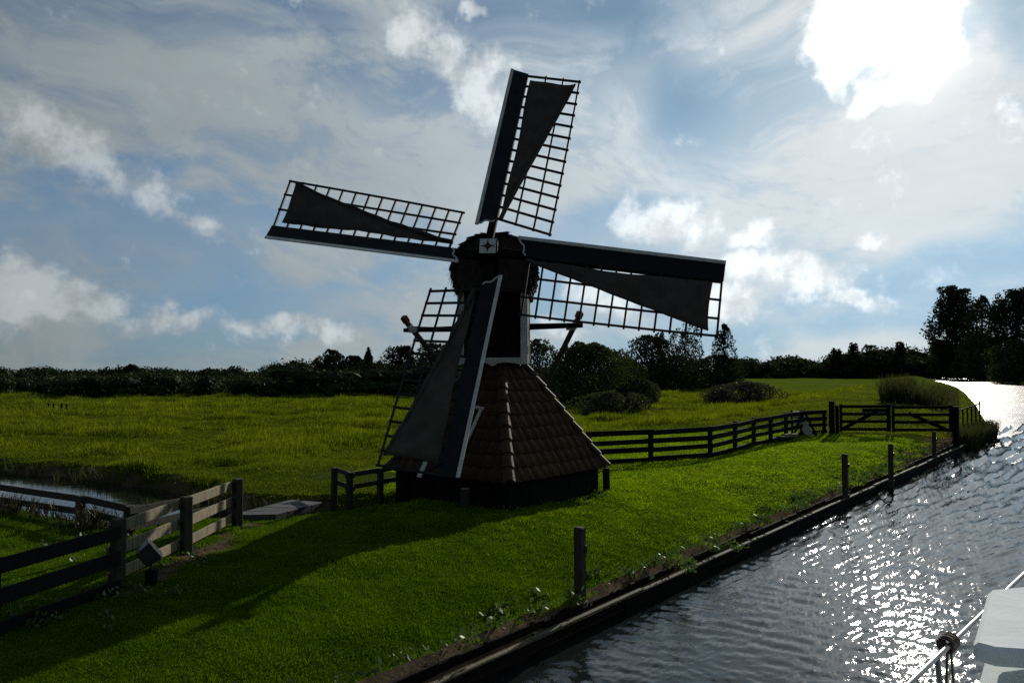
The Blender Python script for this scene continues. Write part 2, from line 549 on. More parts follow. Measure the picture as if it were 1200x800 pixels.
def ground_z(x, y):
    x = np.asarray(x, float); y = np.asarray(y, float)
    d = bank_d(x, y)
    z = -0.20 * (1 - smooth(0.3, 2.2, d)) - 0.30 * (1 - smooth(0.8, 4.6, d)) * (1 - smooth(22, 30, y)) * smooth(-0.2, 0.9, d) * smooth(0.2, 0.8, d)
    # low dyke beyond the gate, pasture a little lower
    far = smooth(30, 48, y)
    z = z + far * 0.75 * smooth(0.5, 5.0, d) * (1 - smooth(8, 17, d))
    z = z + 0.10 * smooth(24, 32, y) * (1 - smooth(8, 14, d))
    fld = smooth(20, 30, y) * smooth(11, 18, d)
    z = z - 0.15 * fld
    rough = np.clip(smooth(17, 24, y) * smooth(9, 15, d) + smooth(60, 90, y), 0, 1)
    z = z + (fbm(x * 0.55, y * 0.55, 3) - 0.45) * 0.22 * rough
    z = z + ((fbm(x * 0.9 + 9, y * 0.9, 3) - 0.45) * 0.10 + (fbm(x * 3.1, y * 3.1, 2) - .37) * 0.035) * (1 - rough) * smooth(0.8, 2.5, d)
    # shallow drainage furrows across the pasture
    for fy, fk in ((46.5, .05), (61.0, .08), (78.0, .03)):
        z = z - 0.20 * fld * np.exp(-((y - fy - fk * x - 1.2 * (fbm(x * .15, y * 0, 2) - .4)) / 0.55) ** 2)
    dd = ditch_d(x, y) + (fbm(x * 1.1, y * 1.1, 3) - 0.45) * 0.5
    z = z - (0.95) * (1 - smooth(-0.25, 0.55, dd))
    return z


def gz(x, y):
    return float(ground_z(np.array([x]), np.array([y]))[0])


# outline of the land on the mill side as seen from the water: near edge and far edge by bearing
ratios_far = np.array([p[0] / p[1] for p in FAR_BANK])
TMAX = math.atan(FAR_BANK[0][0] / FAR_BANK[0][1])


def near_r(t):
    # ray (sin t, cos t) meets x = B0 + K y
    return B0 / (np.sin(t) - BANK_K * np.cos(t))


def far_r(t):
    th = np.array([math.atan2(*p) for p in FAR_BANK])[::-1]
    rr = np.array([math.hypot(*p) for p in FAR_BANK])[::-1]
    out = np.interp(t, th, rr)
    return np.where(t < th[0], 6000.0, out)


t_in = np.linspace(R(-36), TMAX, 620)
t_out = np.linspace(R(-138), R(-36), 90)[:-1]
TH = np.concatenate([t_out, t_in])
NR = 380
s = np.linspace(0, 1, NR)
rn = near_r(TH); rf = np.maximum(far_r(TH), rn + 0.02)
RR = rn[:, None] * (rf / rn)[:, None] ** (s[None, :] ** 1.12)
X = RR * np.sin(TH)[:, None]; Y = RR * np.cos(TH)[:, None]
Z = ground_z(X, Y)
Z = np.where(RR > 900, -0.1, Z)
# the soft far bank slips under the water
edge = smooth(0.3, 3.0, rf[:, None] - RR)
Z = np.where(rf[:, None] < 5000, Z * edge + (WATER_Z - 0.1) * (1 - edge), Z)
Dm = bank_d(X, Y)
soil = (1 - smooth(0.65, 1.3, Dm + (fbm(X * 1.4, Y * 1.4, 4) - 0.45) * 1.7)) * (Y < 40)
soil = np.maximum(soil, (1 - smooth(0.1, 0.85, ditch_d(X, Y) + (fbm(X * 2, Y * 2, 3) - .45) * .8)) * 0.8)
# trodden strip along the weathered gate rails
soil = np.maximum(soil, 0.75 * (1 - smooth(0.15, 0.7, np.abs(X + 4.75) + (fbm(X * 2.2, Y * 2.2, 3) - .45) * .9)) * smooth(9.5, 10.3, Y) * (1 - smooth(14.5, 16, Y)))


def ground_material():
    m = bpy.data.materials.new('turf_and_soil'); m.use_nodes = True
    t = m.node_tree; N = Nodes(t); p = t.nodes['Principled BSDF']
    co = N.new('ShaderNodeNewGeometry').outputs['Position']
    n1, _ = N.noise(co, 0.16, 6, 0.62)
    n2, _ = N.noise(co, 2.5, 5, 0.65)
    n3, _ = N.noise(N.mapping(co, scale=(1, 0.35, 1)), 0.05, 4, 0.55)
    g = N.mix(N.ramp(n1, 0.3, 0.7), (0.060, 0.090, 0.008), (0.100, 0.130, 0.014))
    g = N.mix(N.ramp(n2, 0.52, 0.75, 0, 0.6), g, (0.035, 0.055, 0.012))
    g = N.mix(N.ramp(n3, 0.5, 0.66, 0, 0.5), g, (0.100, 0.115, 0.030))
    fa = N.new('ShaderNodeAttribute'); fa.attribute_name = 'sward'
    g = N.mix(fa.outputs['Fac'], g, N.mix(N.ramp(n2, 0.35, 0.65), (0.030, 0.045, 0.006), (0.050, 0.062, 0.010)))
    so = N.mix(N.ramp(n2, 0.35, 0.65), (0.115, 0.085, 0.055), (0.055, 0.042, 0.028))
    a = N.new('ShaderNodeAttribute'); a.attribute_name = 'soil'
    n4, _ = N.noise(co, 6.0, 4, 0.6)
    f = N.math('ADD', a.outputs['Fac'], N.math('MULTIPLY', N.math('SUBTRACT', n4, 0.5), 0.6), clamp=True)
    c = N.mix(N.ramp(f, 0.3, 0.7), g, so)
    t.links.new(c, p.inputs['Base Color'])
    p.inputs['Roughness'].default_value = 1.0
    p.inputs['Specular IOR Level'].default_value = 0.0
    b = N.new('ShaderNodeBump'); b.inputs['Strength'].default_value = 0.8; b.inputs['Distance'].default_value = 0.06
    n5, _ = N.noise(co, 9.0, 6, 0.7)
    t.links.new(n5, b.inputs['Height']); t.links.new(b.outputs[0], p.inputs['Normal'])
    MATS['turf'] = m


ground_material()
ground = grid_mesh('ground', np.stack([X, Y, Z], -1)[:, ::-1], 'turf', {'soil': soil[:, ::-1], 'sward': (1 - smooth(70, 115, RR))[:, ::-1]})
tag(ground, 'green meadow and dyke on the mill side of the canal', kind='structure')

# far bank of the canal on the right
RB = [(345, 645), (245, 430), (200, 345), (169, 284), (150, 244), (133, 207), (118, 172), (104, 140), (92, 110), (78, 84), (60, 58), (40, 33), (22, 8), (2, -18)]
tb = np.array([math.atan2(*p) for p in RB]); rb = np.array([math.hypot(*p) for p in RB])
TB = np.linspace(tb[0], tb[-2], 160)
r0 = np.interp(TB, tb, rb)
s = np.linspace(0, 1, 40)
RRb = r0[:, None] * (6000 / r0)[:, None] ** (s[None, :] ** 1.4)
Xb, Yb = RRb * np.sin(TB)[:, None], RRb * np.cos(TB)[:, None]
Zb = -0.65 + 0.7 * smooth(0, 0.03, s)[None, :] + (fbm(Xb * .5, Yb * .5, 3) - .45) * .2
Zb = np.where(RRb > 900, -0.1, Zb)
fb = grid_mesh('far_bank_ground', np.stack([Xb, Yb, Zb], -1)[:, ::-1], 'turf', {'soil': np.zeros_like(Xb)})
tag(fb, 'dark wooded bank on the far side of the canal', kind='structure')


# ------------------------------------------------------------------ water
def water_material(name, s1, strength, rough, dark):
    m = bpy.data.materials.new(name); m.use_nodes = True
    t = m.node_tree; N = Nodes(t); p = t.nodes['Principled BSDF']
    co = N.new('ShaderNodeNewGeometry').outputs['Position']
    v1 = N.mapping(co, rot=(0, 0, R(-28)), scale=(0.55, 1.5, 1))
    a, _ = N.noise(v1, s1, 3, 0.55, 0.6)
    v2 = N.mapping(co, rot=(0, 0, R(22)), scale=(0.7, 1.4, 1))
    b, _ = N.noise(v2, s1 * 2.6, 3, 0.6, 0.4)
    c, _ = N.noise(N.mapping(co, rot=(0, 0, R(-10)), scale=(.6, 1, 1)), s1 * 0.22, 3, 0.5)
    h = N.math('ADD', N.math('MULTIPLY', a, 1.0), N.math('MULTIPLY', b, 0.35))
    h = N.math('MULTIPLY', h, N.ramp(c, 0.3, 0.7, 0.55, 1.15))
    bp = N.new('ShaderNodeBump'); bp.inputs['Strength'].default_value = strength; bp.inputs['Distance'].default_value = 0.10
    t.links.new(h, bp.inputs['Height']); t.links.new(bp.outputs[0], p.inputs['Normal'])
    p.inputs['Base Color'].default_value = (*dark, 1)
    p.inputs['Roughness'].default_value = rough
    p.inputs['IOR'].default_value = 1.33
    p.inputs['Specular IOR Level'].default_value = 0.5
    MATS[name] = m


water_material('far_water', 2.6, 0.6, 0.20, (0.010, 0.014, 0.013))
water_material('canal_water', 14.0, 0.05, 0.035, (0.010, 0.014, 0.013))
water_material('ditch_water', 1.6, 0.06, 0.04, (0.012, 0.015, 0.012))
zf = WATER_Z - 0.06
mb = MB().add([(-900, -400, zf), (1500, -400, zf), (1500, 1500, zf), (-900, 1500, zf)], [(0, 1, 2, 3)])
far_w = mb.build('far_water', 'far_water')
tag(far_w, 'distant reach of the canal shining below the trees', kind='structure')
# wind ripples as real waves, finer near the boat
TW_ = np.linspace(R(-40), R(44), 860)
rmax = np.where(TW_ < R(37), np.minimum(near_r(np.minimum(TW_, R(37))) + 0.35, 75.0), 75.0)
NW = 560
q = np.linspace(0, 1, NW)
rw = 1 / (1 / 2.6 + (1 / rmax - 1 / 2.6)[:, None] * q[None, :])
xw, yw = rw * np.sin(TW_)[:, None], rw * np.cos(TW_)[:, None]
step = np.gradient(rw, axis=1)
gw = np.random.default_rng(77)
zw = np.zeros_like(rw); lost = np.zeros_like(rw)
for i in range(52):
    lam = 0.085 * (0.46 / 0.085) ** gw.random()
    th = R(62) + gw.normal() * 0.55           # breeze along the canal
    kx, ky = 2 * np.pi / lam * np.cos(th), 2 * np.pi / lam * np.sin(th)
    slope = 0.0185 * gw.uniform(.6, 1.2)
    amp = slope * lam / (2 * np.pi)
    fade = smooth(1.6, 3.2, lam / step)
    lost += (1 - fade ** 2) * slope ** 2 / 2
    wob = 0.9 * (fbm(xw * .35 + i, yw * .35, 2) - .5) * 2 * np.pi
    zw += amp * fade * np.sin(kx * xw + ky * yw + gw.uniform(0, 6.28) + wob)
calm = 0.55 + 0.9 * fbm(xw * .12, yw * .12, 3)
zw = zw * calm
chop = gw.normal(size=zw.shape)
ker = np.exp(-(np.arange(-9, 10) / 3.2) ** 2); ker /= np.sqrt((ker ** 2).sum())
chop = np.apply_along_axis(lambda c: np.convolve(c, ker, mode='same'), 0, chop)
chop2 = gw.normal(size=zw.shape)
zw += (chop * 0.62 + chop2 * 0.27) * np.sqrt(lost) * step
canal = grid_mesh('canal_water', np.stack([xw, yw, WATER_Z + zw], -1)[:, ::-1], 'canal_water')
tag(canal, 'rippled canal water glittering under the sun', kind='structure')
mb = MB()
L_, R_ = [], []
for i, (x, y, w) in enumerate(DITCH):
    p0 = Vector(DITCH[max(i - 1, 0)][:2]); p1 = Vector(DITCH[min(i + 1, len(DITCH) - 1)][:2])
    d = (p1 - p0).normalized(); nn = Vector((-d.y, d.x))
    L_.append((x + nn.x * (w / 2 + .9), y + nn.y * (w / 2 + .9), -0.46)); R_.append((x - nn.x * (w / 2 + .9), y - nn.y * (w / 2 + .9), -0.46))
for i in range(len(L_) - 1):
    mb.add([L_[i], R_[i], R_[i + 1], L_[i + 1]], [(0, 1, 2, 3)])
dw = mb.build('ditch_water', 'ditch_water')
tag(dw, 'still grey water in the meadow ditch', kind='structure')

# ------------------------------------------------------------------ timber bank edging
rev = tag(empty('bank_edging', tuple(Vector((B0, 0, WATER_Z)) + BD * 10)), 'mossy two-tiered timber edging along the canal bank', 'bank edging')
ro = Vector(rev.location)


def bank_pt(sy, d, z):
    """point on the bank at photo-depth sy, d metres inland"""
    p = Vector((B0 + BANK_K * sy, sy, 0)) + BN * d
    return Vector((p.x, p.y, z))


sy = -4.0
k = 0
while sy < 39:
    ln = random.uniform(2.1, 2.6)
    j = lambda a: random.uniform(-a, a)
    a = bank_pt(sy, 0.03 + j(.015), -0.60); b = bank_pt(sy + ln, 0.03 + j(.015), -0.60)
    MB().beam(a - ro, b - ro - BD * .012, 0.05, 0.46).build('board', 'wet_wood', rev, 0.006)
    z1 = -0.345 + j(.015)
    MB().beam(bank_pt(sy, .045, z1) - ro, bank_pt(sy + ln, .045, z1 + j(.012)) - ro - BD * .02, 0.07, 0.035).build('capping_plank', 'mossy_wood', rev, 0.008)
    z2 = -0.36 + j(.03)
    MB().beam(bank_pt(sy + .4, .24 + j(.03), z2) - ro, bank_pt(sy + ln + .4, .24 + j(.03), z2 + j(.03)) - ro - BD * .02, 0.05, 0.20).build('upper_board', 'wet_wood', rev, 0.006)
    MB().tube([bank_pt(sy + .2, .19, -1.0) - ro, bank_pt(sy + .2, .15, -0.34 + j(.03)) - ro], 0.05, 7).build('pile', 'wet_wood', rev)
    sy += ln * BD.y
    k += 1
# earth shelf between the two tiers
mb = MB()
for i in range(36):
    y0, y1 = -4 + i * 1.2, -4 + (i + 1) * 1.2
    mb.add([bank_pt(y0, .10, -.40), bank_pt(y1, .10, -.40), bank_pt(y1, .24, -.36), bank_pt(y0, .24, -.36)], [(0, 1, 2, 3)])
    mb.add([bank_pt(y0, .24, -.30), bank_pt(y1, .24, -.30), bank_pt(y1, .40, -.195), bank_pt(y0, .40, -.195)], [(0, 1, 2, 3)])
sh = mb.build('shelf_soil', 'turf')
at_ = sh.data.attributes.new('soil', 'FLOAT', 'POINT'); at_.data.foreach_set('value', np.ones(len(sh.data.vertices), np.float32))
tag(sh, 'bare earth behind the bank boards', kind='structure')
# the meadow sheet must stay behind the upper board: lower its first edge
co = np.empty(len(ground.data.vertices) * 3, np.float32); ground.data.vertices.foreach_get('co', co); co = co.reshape(-1, 3)
dd = bank_d(co[:, 0], co[:, 1])
low = (dd < 0.34) & (co[:, 1] < 39.5)
co[low, 2] = np.minimum(co[low, 2], -0.46)
ground.data.vertices.foreach_set('co', co.ravel()); ground.data.update()

# ------------------------------------------------------------------ windmill
MX, MY = -0.31, 18.2
mill = tag(empty('windmill', (MX, MY, 0)), 'small dark windmill with four lattice sails and tiled lower roof', 'windmill')
M0 = Vector((MX, MY, 0))
YAW = -0.0754
NH = Vector((math.sin(YAW), -math.cos(YAW), 0)); E1 = Vector((math.cos(YAW), math.sin(YAW), 0)); UP = Vector((0, 0, 1))


def bl(a, b, z):
    """mill upper-house frame: a = sideways right, b = forward, z = height (relative to the mill origin)"""
    return E1 * a + NH * b + UP * z


# plinth
PH = R(6)
cdir = [Vector((math.sin(PH + k * math.pi / 2), -math.cos(PH + k * math.pi / 2), 0)) for k in range(4)]
RE, ZE, RT, ZT = 2.45, 0.60, 0.60, 2.90
mb = MB()
for k in range(4):
    a, b = cdir[k] * (RE - .14), cdir[(k + 1) % 4] * (RE - .14)
    n = (cdir[k] + cdir[(k + 1) % 4]).normalized()
    nb = 14
    for i in range(nb):     # upright boards of the low wall
        p = a.lerp(b, i / nb); q = a.lerp(b, (i + 1) / nb)
        off = n * random.uniform(-.008, .008)
        d = (q - p).normalized() * .004
        mb.slab([p + d + off + UP * -.3, q - d + off + UP * -.3, q - d + off + UP * (ZE + .02), p + d + off + UP * (ZE + .02)], n, .05)
mb.build('plinth_wall', 'tarred_wood', mill)
# roof body under the tiles
mb = MB()
vs_ = [c * (RE - .06) + UP * (ZE + .02) for c in cdir] + [c * (RT - .04) + UP * (ZT - .02) for c in cdir]
mb.add(vs_, [(3, 2, 1, 0), (4, 5, 6, 7)] + [(k, (k + 1) % 4, 4 + (k + 1) % 4, 4 + k) for k in range(4)])
roof = mb.build('roof', 'brick_plinth', mill)

# pantiles
TW, TEXP, TLEN = 0.262, 0.292, 0.345


def tile_profile(n=6):
    pts = []
    for i in range(n + 1):
        u = i / n
        z = 0.030 * math.sin(2 * math.pi * (u - 0.12)) + (0.012 if u > .85 else 0)
        pts.append((u * (TW + .022) - TW / 2, z))
    return pts


def tile_bm():
    bm = bmesh.new()
    pr = tile_profile()
    lo = [bm.verts.new((x, 0, z + .030)) for x, z in pr]
    hi = [bm.verts.new((x, TLEN, z)) for x, z in pr]
    un = [bm.verts.new((x, 0.0, z + .012)) for x, z in pr]
    for i in range(len(pr) - 1):
        bm.faces.new((lo[i], lo[i + 1], hi[i + 1], hi[i])).smooth = True
        bm.faces.new((un[i], un[i + 1], lo[i + 1], lo[i]))
    # right side lip
    e = [bm.verts.new((pr[-1][0], 0, pr[-1][1] + .008)), bm.verts.new((pr[-1][0], TLEN, pr[-1][1] - .02))]
    bm.faces.new((lo[-1], e[0], e[1], hi[-1]))
    return bm


full_tile = bpy.data.meshes.new('roof_tile'); b_ = tile_bm(); b_.to_mesh(full_tile); b_.free(); full_tile.materials.append(MATS['roof_tile'])
for k in range(4):
    A, B = cdir[k] * RE + UP * ZE, cdir[(k + 1) % 4] * RE + UP * ZE
    C = cdir[k] * RT + UP * ZT; D = cdir[(k + 1) % 4] * RT + UP * ZT
    ex = (B - A).normalized(); mid = (A + B) / 2; mt = (C + D) / 2
    ey = (mt - mid).normalized(); ez = ex.cross(ey)
    if ez.z < 0: ex = -ex; ez = ex.cross(ey)
    H = (mt - mid).length; hw0 = (B - A).length / 2; hw1 = (D - C).length / 2
    nrow = int(math.ceil((H - .05) / TEXP))
    for r in range(nrow):
        y0 = -0.05 + r * TEXP
        hw_lo = hw0 + (hw1 - hw0) * max(y0, 0) / H; hw_hi = hw0 + (hw1 - hw0) * min(y0 + TLEN, H) / H
        ncol = int(hw_lo / TW) + 1
        for c in range(-ncol, ncol + 1):
            xc = c * TW
            if abs(xc) - TW / 2 > hw_lo - .05: continue
            M = Matrix((ex, ey, ez)).transposed().to_4x4()
            M.translation = mid + ex * (xc + random.uniform(-.006, .006)) + ey * (y0 + random.uniform(-.008, .008)) + ez * (.035 + random.uniform(0, .006))
            M = M @ Matrix.Rotation(random.uniform(-.018, .018), 4, 'Z')
            me = full_tile
            if abs(xc) + TW / 2 + .03 > hw_hi or y0 + TLEN > H:
                bm = tile_bm()
                sgn = 1 if xc >= 0 else -1
                # cut along the hip
                p0 = Vector((sgn * hw0 - xc, -y0, 0)); p1 = Vector((sgn * hw1 - xc, H - y0, 0))
                dr = (p1 - p0).normalized(); nn = Vector((dr.y, -dr.x, 0)) * sgn
                if nn.x * sgn < 0: nn = -nn
                bmesh.ops.bisect_plane(bm, geom=bm.verts[:] + bm.edges[:] + bm.faces[:], plane_co=p0, plane_no=nn, clear_outer=True)
                if y0 + TLEN > H:
                    bmesh.ops.bisect_plane(bm, geom=bm.verts[:] + bm.edges[:] + bm.faces[:], plane_co=(0, H - y0, 0), plane_no=(0, 1, 0), clear_outer=True)
                if len(bm.faces) < 3: bm.free(); continue
                me = bpy.data.meshes.new('roof_tile'); bm.to_mesh(me); bm.free(); me.materials.append(MATS['roof_tile'])
            o = bpy.data.objects.new('roof_tile', me); COL.objects.link(o); o.parent = roof
            o.matrix_local = M
    # half-round tiles up the hip
    a, b = cdir[k] * (RE + .05) + UP * (ZE - .01), cdir[k] * RT + UP * ZT
    dr = (b - a).normalized(); L0 = (b - a).length
    out = (cdir[k] - dr * cdir[k].dot(dr)).normalized()
    sd = dr.cross(out)
    nh = int(L0 / .33)
    for i in range(nh):
        p = a + dr * (i * L0 / nh); q = a + dr * ((i + 1) * L0 / nh + .05)
        mb = MB()
        ring = []
        for (pt, rad, lift) in ((p, .125, .050), (q, .105, .022)):
            for m_ in range(7):
                an = math.pi * (m_ / 6 - .5) * 1.05
                ring.append(pt + out * (rad * math.cos(an) * .8 + lift - .03) + sd * (rad * math.sin(an)))
        for m_ in range(7):
            an = math.pi * (m_ / 6 - .5) * 1.05
            ring.append(p + out * (.1 * math.cos(an) * .8 + .02) + sd * (.1 * math.sin(an)))
        mb.add(ring, [(m_, m_ + 1, 8 + m_, 7 + m_) for m_ in range(6)] + [(m_, m_ + 1, 15 + m_, 14 + m_) for m_ in range(6)])
        mb.build('hip_tile', 'roof_tile', roof, smooth_=False)

# white door frame boards on the left roof slope
A, B = cdir[3], cdir[0]
nf = (A + B).normalized(); nf = (nf * (ZT - ZE) + UP * (RE - RT) * .707).normalized()


def on_face(px, py, lift=.10):
    """point on the left front roof slope seen at a photo pixel"""
    p0 = cdir[0] * RE + UP * ZE + M0 + nf * lift
    d = at_depth(px, py, 10) - Vector((0, 0, CAMZ))
    t = (p0 - Vector((0, 0, CAMZ))).dot(nf) / d.dot(nf)
    return Vector((0, 0, CAMZ)) + d * t - M0


for (p, q, w) in (((564, 479), (541, 530), .075), ((499, 541), (491, 559), .12)):
    MB().beam(on_face(*p), on_face(*q), w, .04, nf).build('door_frame_board', 'white_paint', mill, .004)
MB().beam(on_face(567, 479), on_face(553, 476), .07, .04, nf).build('door_frame_board', 'white_paint', mill, .004)
MB().slab([on_face(562, 482, .11), on_face(541, 526, .11), on_face(500, 553, .11), on_face(508, 540, .11)], nf, .09).build('door_leaf', 'blue_black_paint', mill)

# upper house (turns on the hollow post)
HWB, BF, BR_, ZB0, ZB1 = 0.74, 0.80, -0.95, 2.96, 4.85
CX = -0.06
mb = MB()
nb = 9
for (pa, pb, n) in ((bl(CX - HWB, BF, 0), bl(CX + HWB, BF, 0), NH), (bl(CX + HWB, BF, 0), bl(CX + HWB, BR_, 0), E1),
                    (bl(CX + HWB, BR_, 0), bl(CX - HWB, BR_, 0), -NH), (bl(CX - HWB, BR_, 0), bl(CX - HWB, BF, 0), -E1)):
    for i in range(nb):
        p, q = pa.lerp(pb, i / nb), pa.lerp(pb, (i + 1) / nb)
        off = n * random.uniform(-.007, .007); d = (q - p).normalized() * .004
        mb.slab([p + d + off + UP * ZB0, q - d + off + UP * ZB0, q - d + off + UP * ZB1, p + d + off + UP * ZB1], n, .06)
mb.slab([bl(CX - HWB + .07, BF - .07, ZB0 + .03), bl(CX + HWB - .07, BF - .07, ZB0 + .03), bl(CX + HWB - .07, BR_ + .07, ZB0 + .03), bl(CX - HWB + .07, BR_ + .07, ZB0 + .03)], UP, .05)
mb.build('upper_house_wall', 'tarred_wood', mill)
for sx in (-1, 1):
    x = CX + sx * (HWB - .055)
    MB().beam(bl(x, BF + .018, ZB0 - .02), bl(x, BF + .018, ZB1 - .2), .13, .035, NH).build('corner_board', 'white_paint', mill, .004)
    x = CX + sx * (HWB + .02)
    MB().beam(bl(x, BF - .06, ZB0 - .02), bl(x, BF - .06, ZB1 - .2), .035, .13, NH).build('corner_board', 'white_paint', mill, .004)
# scalloped valance below the front
mb = MB()
pts = []
for i in range(25):
    u = i / 24
    x = CX - HWB + .12 + u * (2 * HWB - .24)
    pts.append((x, ZB0 - .03 + .045 * abs(math.sin(u * math.pi * 2)) - (.03 if abs(u - .5) < .05 else 0)))
mb.slab([bl(x, BF + .03, z) for x, z in pts] + [bl(CX + HWB - .12, BF + .03, ZB0 + .12), bl(CX - HWB + .12, BF + .03, ZB0 + .12)], NH, .035)
mb.build('scalloped_board', 'white_paint', mill)
# hollow post and collar
MB().tube([bl(0, 0, 2.3), bl(0, 0, 3.0)], .5, 14).build('post_collar', 'tarred_wood', mill)

# thatched cap: courses of reed laid over a rounded back
prof = [(0.0, 5.86), (.34, 5.83), (.62, 5.66), (.80, 5.46), (.88, 5.22), (.89, 4.98), (.83, 4.77), (.74, 4.56)]


def prof_at(t):
    t = t * (len(prof) - 1); i = min(int(t), len(prof) - 2); f = t - i
    return (prof[i][0] * (1 - f) + prof[i + 1][0] * f, prof[i][1] * (1 - f) + prof[i + 1][1] * f)


def cap_front(z): return 1.03 - .36 * (z - 4.6)


mb = MB()
core_p = [prof_at(i / 14) for i in range(15)]
full = [(-x, z) for x, z in core_p[::-1]] + core_p[1:]
ring_f = [bl(CX + x * .94, cap_front(z) - .06, z - .05) for x, z in full]
ring_b = [bl(CX + x * .94, -1.15, z - .05) for x, z in full]
nfull = len(full)
mb.add(ring_f + ring_b, [tuple(range(nfull)), tuple(range(2 * nfull - 1, nfull - 1, -1))] + [(i, i + nfull, (i + 1) % nfull + nfull, (i + 1) % nfull) for i in range(nfull)])
cap = mb.build('cap', 'reed_thatch', mill)
NCO = 9
for cidx in range(NCO):
    mb = MB()
    t0, t1 = cidx / NCO, (cidx + 1.35) / NCO
    for sx in (-1, 1):
        ns = 46
        for i in range(ns):
            b0 = -1.2 + (i / ns); fz = 1
            u0, u1 = i / ns, (i + 1) / ns
            tt1 = min(t1 + random.uniform(-.35, .35) / NCO, 1.06)
            x0, z0 = prof_at(t0); x1, z1 = prof_at(min(tt1, 1.0))
            if tt1 > 1: z1 -= (tt1 - 1) * 1.2
            nx, nz_ = (x1 - 0.0), (z1 - 5.0) * .6
            ln = math.hypot(nx, nz_) or 1
            th = random.uniform(.035, .085)
            x1 += nx / ln * th; z1 += nz_ / ln * th
            jit = random.uniform(-.04, .05)
            bf0 = -1.2 + u0 * (cap_front(z0) + 1.2 + jit); bf1 = -1.2 + u1 * (cap_front(z0) + 1.2 + jit) + .01
            bg0 = -1.2 + u0 * (cap_front(z1) + 1.2 + jit); bg1 = -1.2 + u1 * (cap_front(z1) + 1.2 + jit) + .01
            P = [bl(CX + sx * x0, bf0, z0), bl(CX + sx * x0, bf1, z0), bl(CX + sx * x1, bg1, z1), bl(CX + sx * x1, bg0, z1)]
            inn = bl(-sx * .07, 0, -.03)
            mb.add(P + [P[2] + inn, P[3] + inn, P[1] + inn * .3, P[0] + inn * .3], [(0, 1, 2, 3), (3, 2, 4, 5), (1, 6, 4, 2), (0, 3, 5, 7)])
    o = mb.build('thatch_course', 'reed_thatch', cap)
# loose reed ends hanging from the front eave on the right and left
V = []
for i in range(420):
    sx = 1 if random.random() < .68 else -1
    t = random.uniform(.35, 1.0); x, z = prof_at(t)
    b = cap_front(z) + random.uniform(-.35, .04)
    p = bl(CX + sx * (x + random.uniform(-.02, .05)), b, z)
    q = p + Vector((sx * random.uniform(-.02, .09), random.uniform(-.05, .05), -random.uniform(.06, .20)))
    w = E1 * .006 + NH * .006
    V.append([p - w, p + w, q + w * .5, q - w * .5])
o = poly_mesh('loose_reed', V, 'reed_thatch', cap); o['kind'] = 'stuff'

# sails -------------------------------------------------------------
SC = 16.8 / 16.2
TILT, ROT = 0.3827, 0.1522
SL, WB, WL, U0B, U0L = 4.7108 * SC, .3812 * SC, 1.1764 * SC, .5668 * SC, .8422 * SC
TBD, TTIP, TIN = -.2768, -.0439, -.3512
N_ = Vector((math.sin(YAW) * math.cos(TILT), -math.cos(YAW) * math.cos(TILT), math.sin(TILT)))
E2 = N_.cross(E1)
if E2.z < 0: E2 = -E2
HUB = Vector((-.4708 * SC, 16.8, CAMZ + (5.2016 - CAMZ) * SC)) - M0
# windshaft
MB().tube([HUB - N_ * 1.6, HUB + N_ * .1], .16, 12).build('windshaft', 'tarred_wood', mill)
MB().beam(HUB - N_ * .32, HUB + N_ * .26, .40, .40, E2).build('windshaft_head', 'tarred_wood', mill, .02)
cen = HUB + N_ * .262
sq = MB(); hs = .172
sq.slab([cen + N_ * .02 + E1 * a * hs + E2 * b * hs for a, b in ((-1, -1), (1, -1), (1, 1), (-1, 1))], N_, .02)
plate = sq.build('star_plate', 'white_paint', mill)
mb = MB(); pts = []
for i in range(16):
    an = 2 * math.pi * i / 16
    rr = {0: .150, 1: .055, 2: .062, 3: .055}[i % 4]
    pts.append(cen + N_ * .030 + (E1 * math.cos(an) + E2 * math.sin(an)) * rr)
mb.slab(pts, N_, .010); mb.build('star', 'tarred_wood', plate)
mb = MB(); mb.slab([cen + N_ * .036 + (E1 * math.cos(i * math.pi / 6) + E2 * math.sin(i * math.pi / 6)) * .026 for i in range(12)], N_, .008)
mb.build('star_centre', 'red_paint', plate)

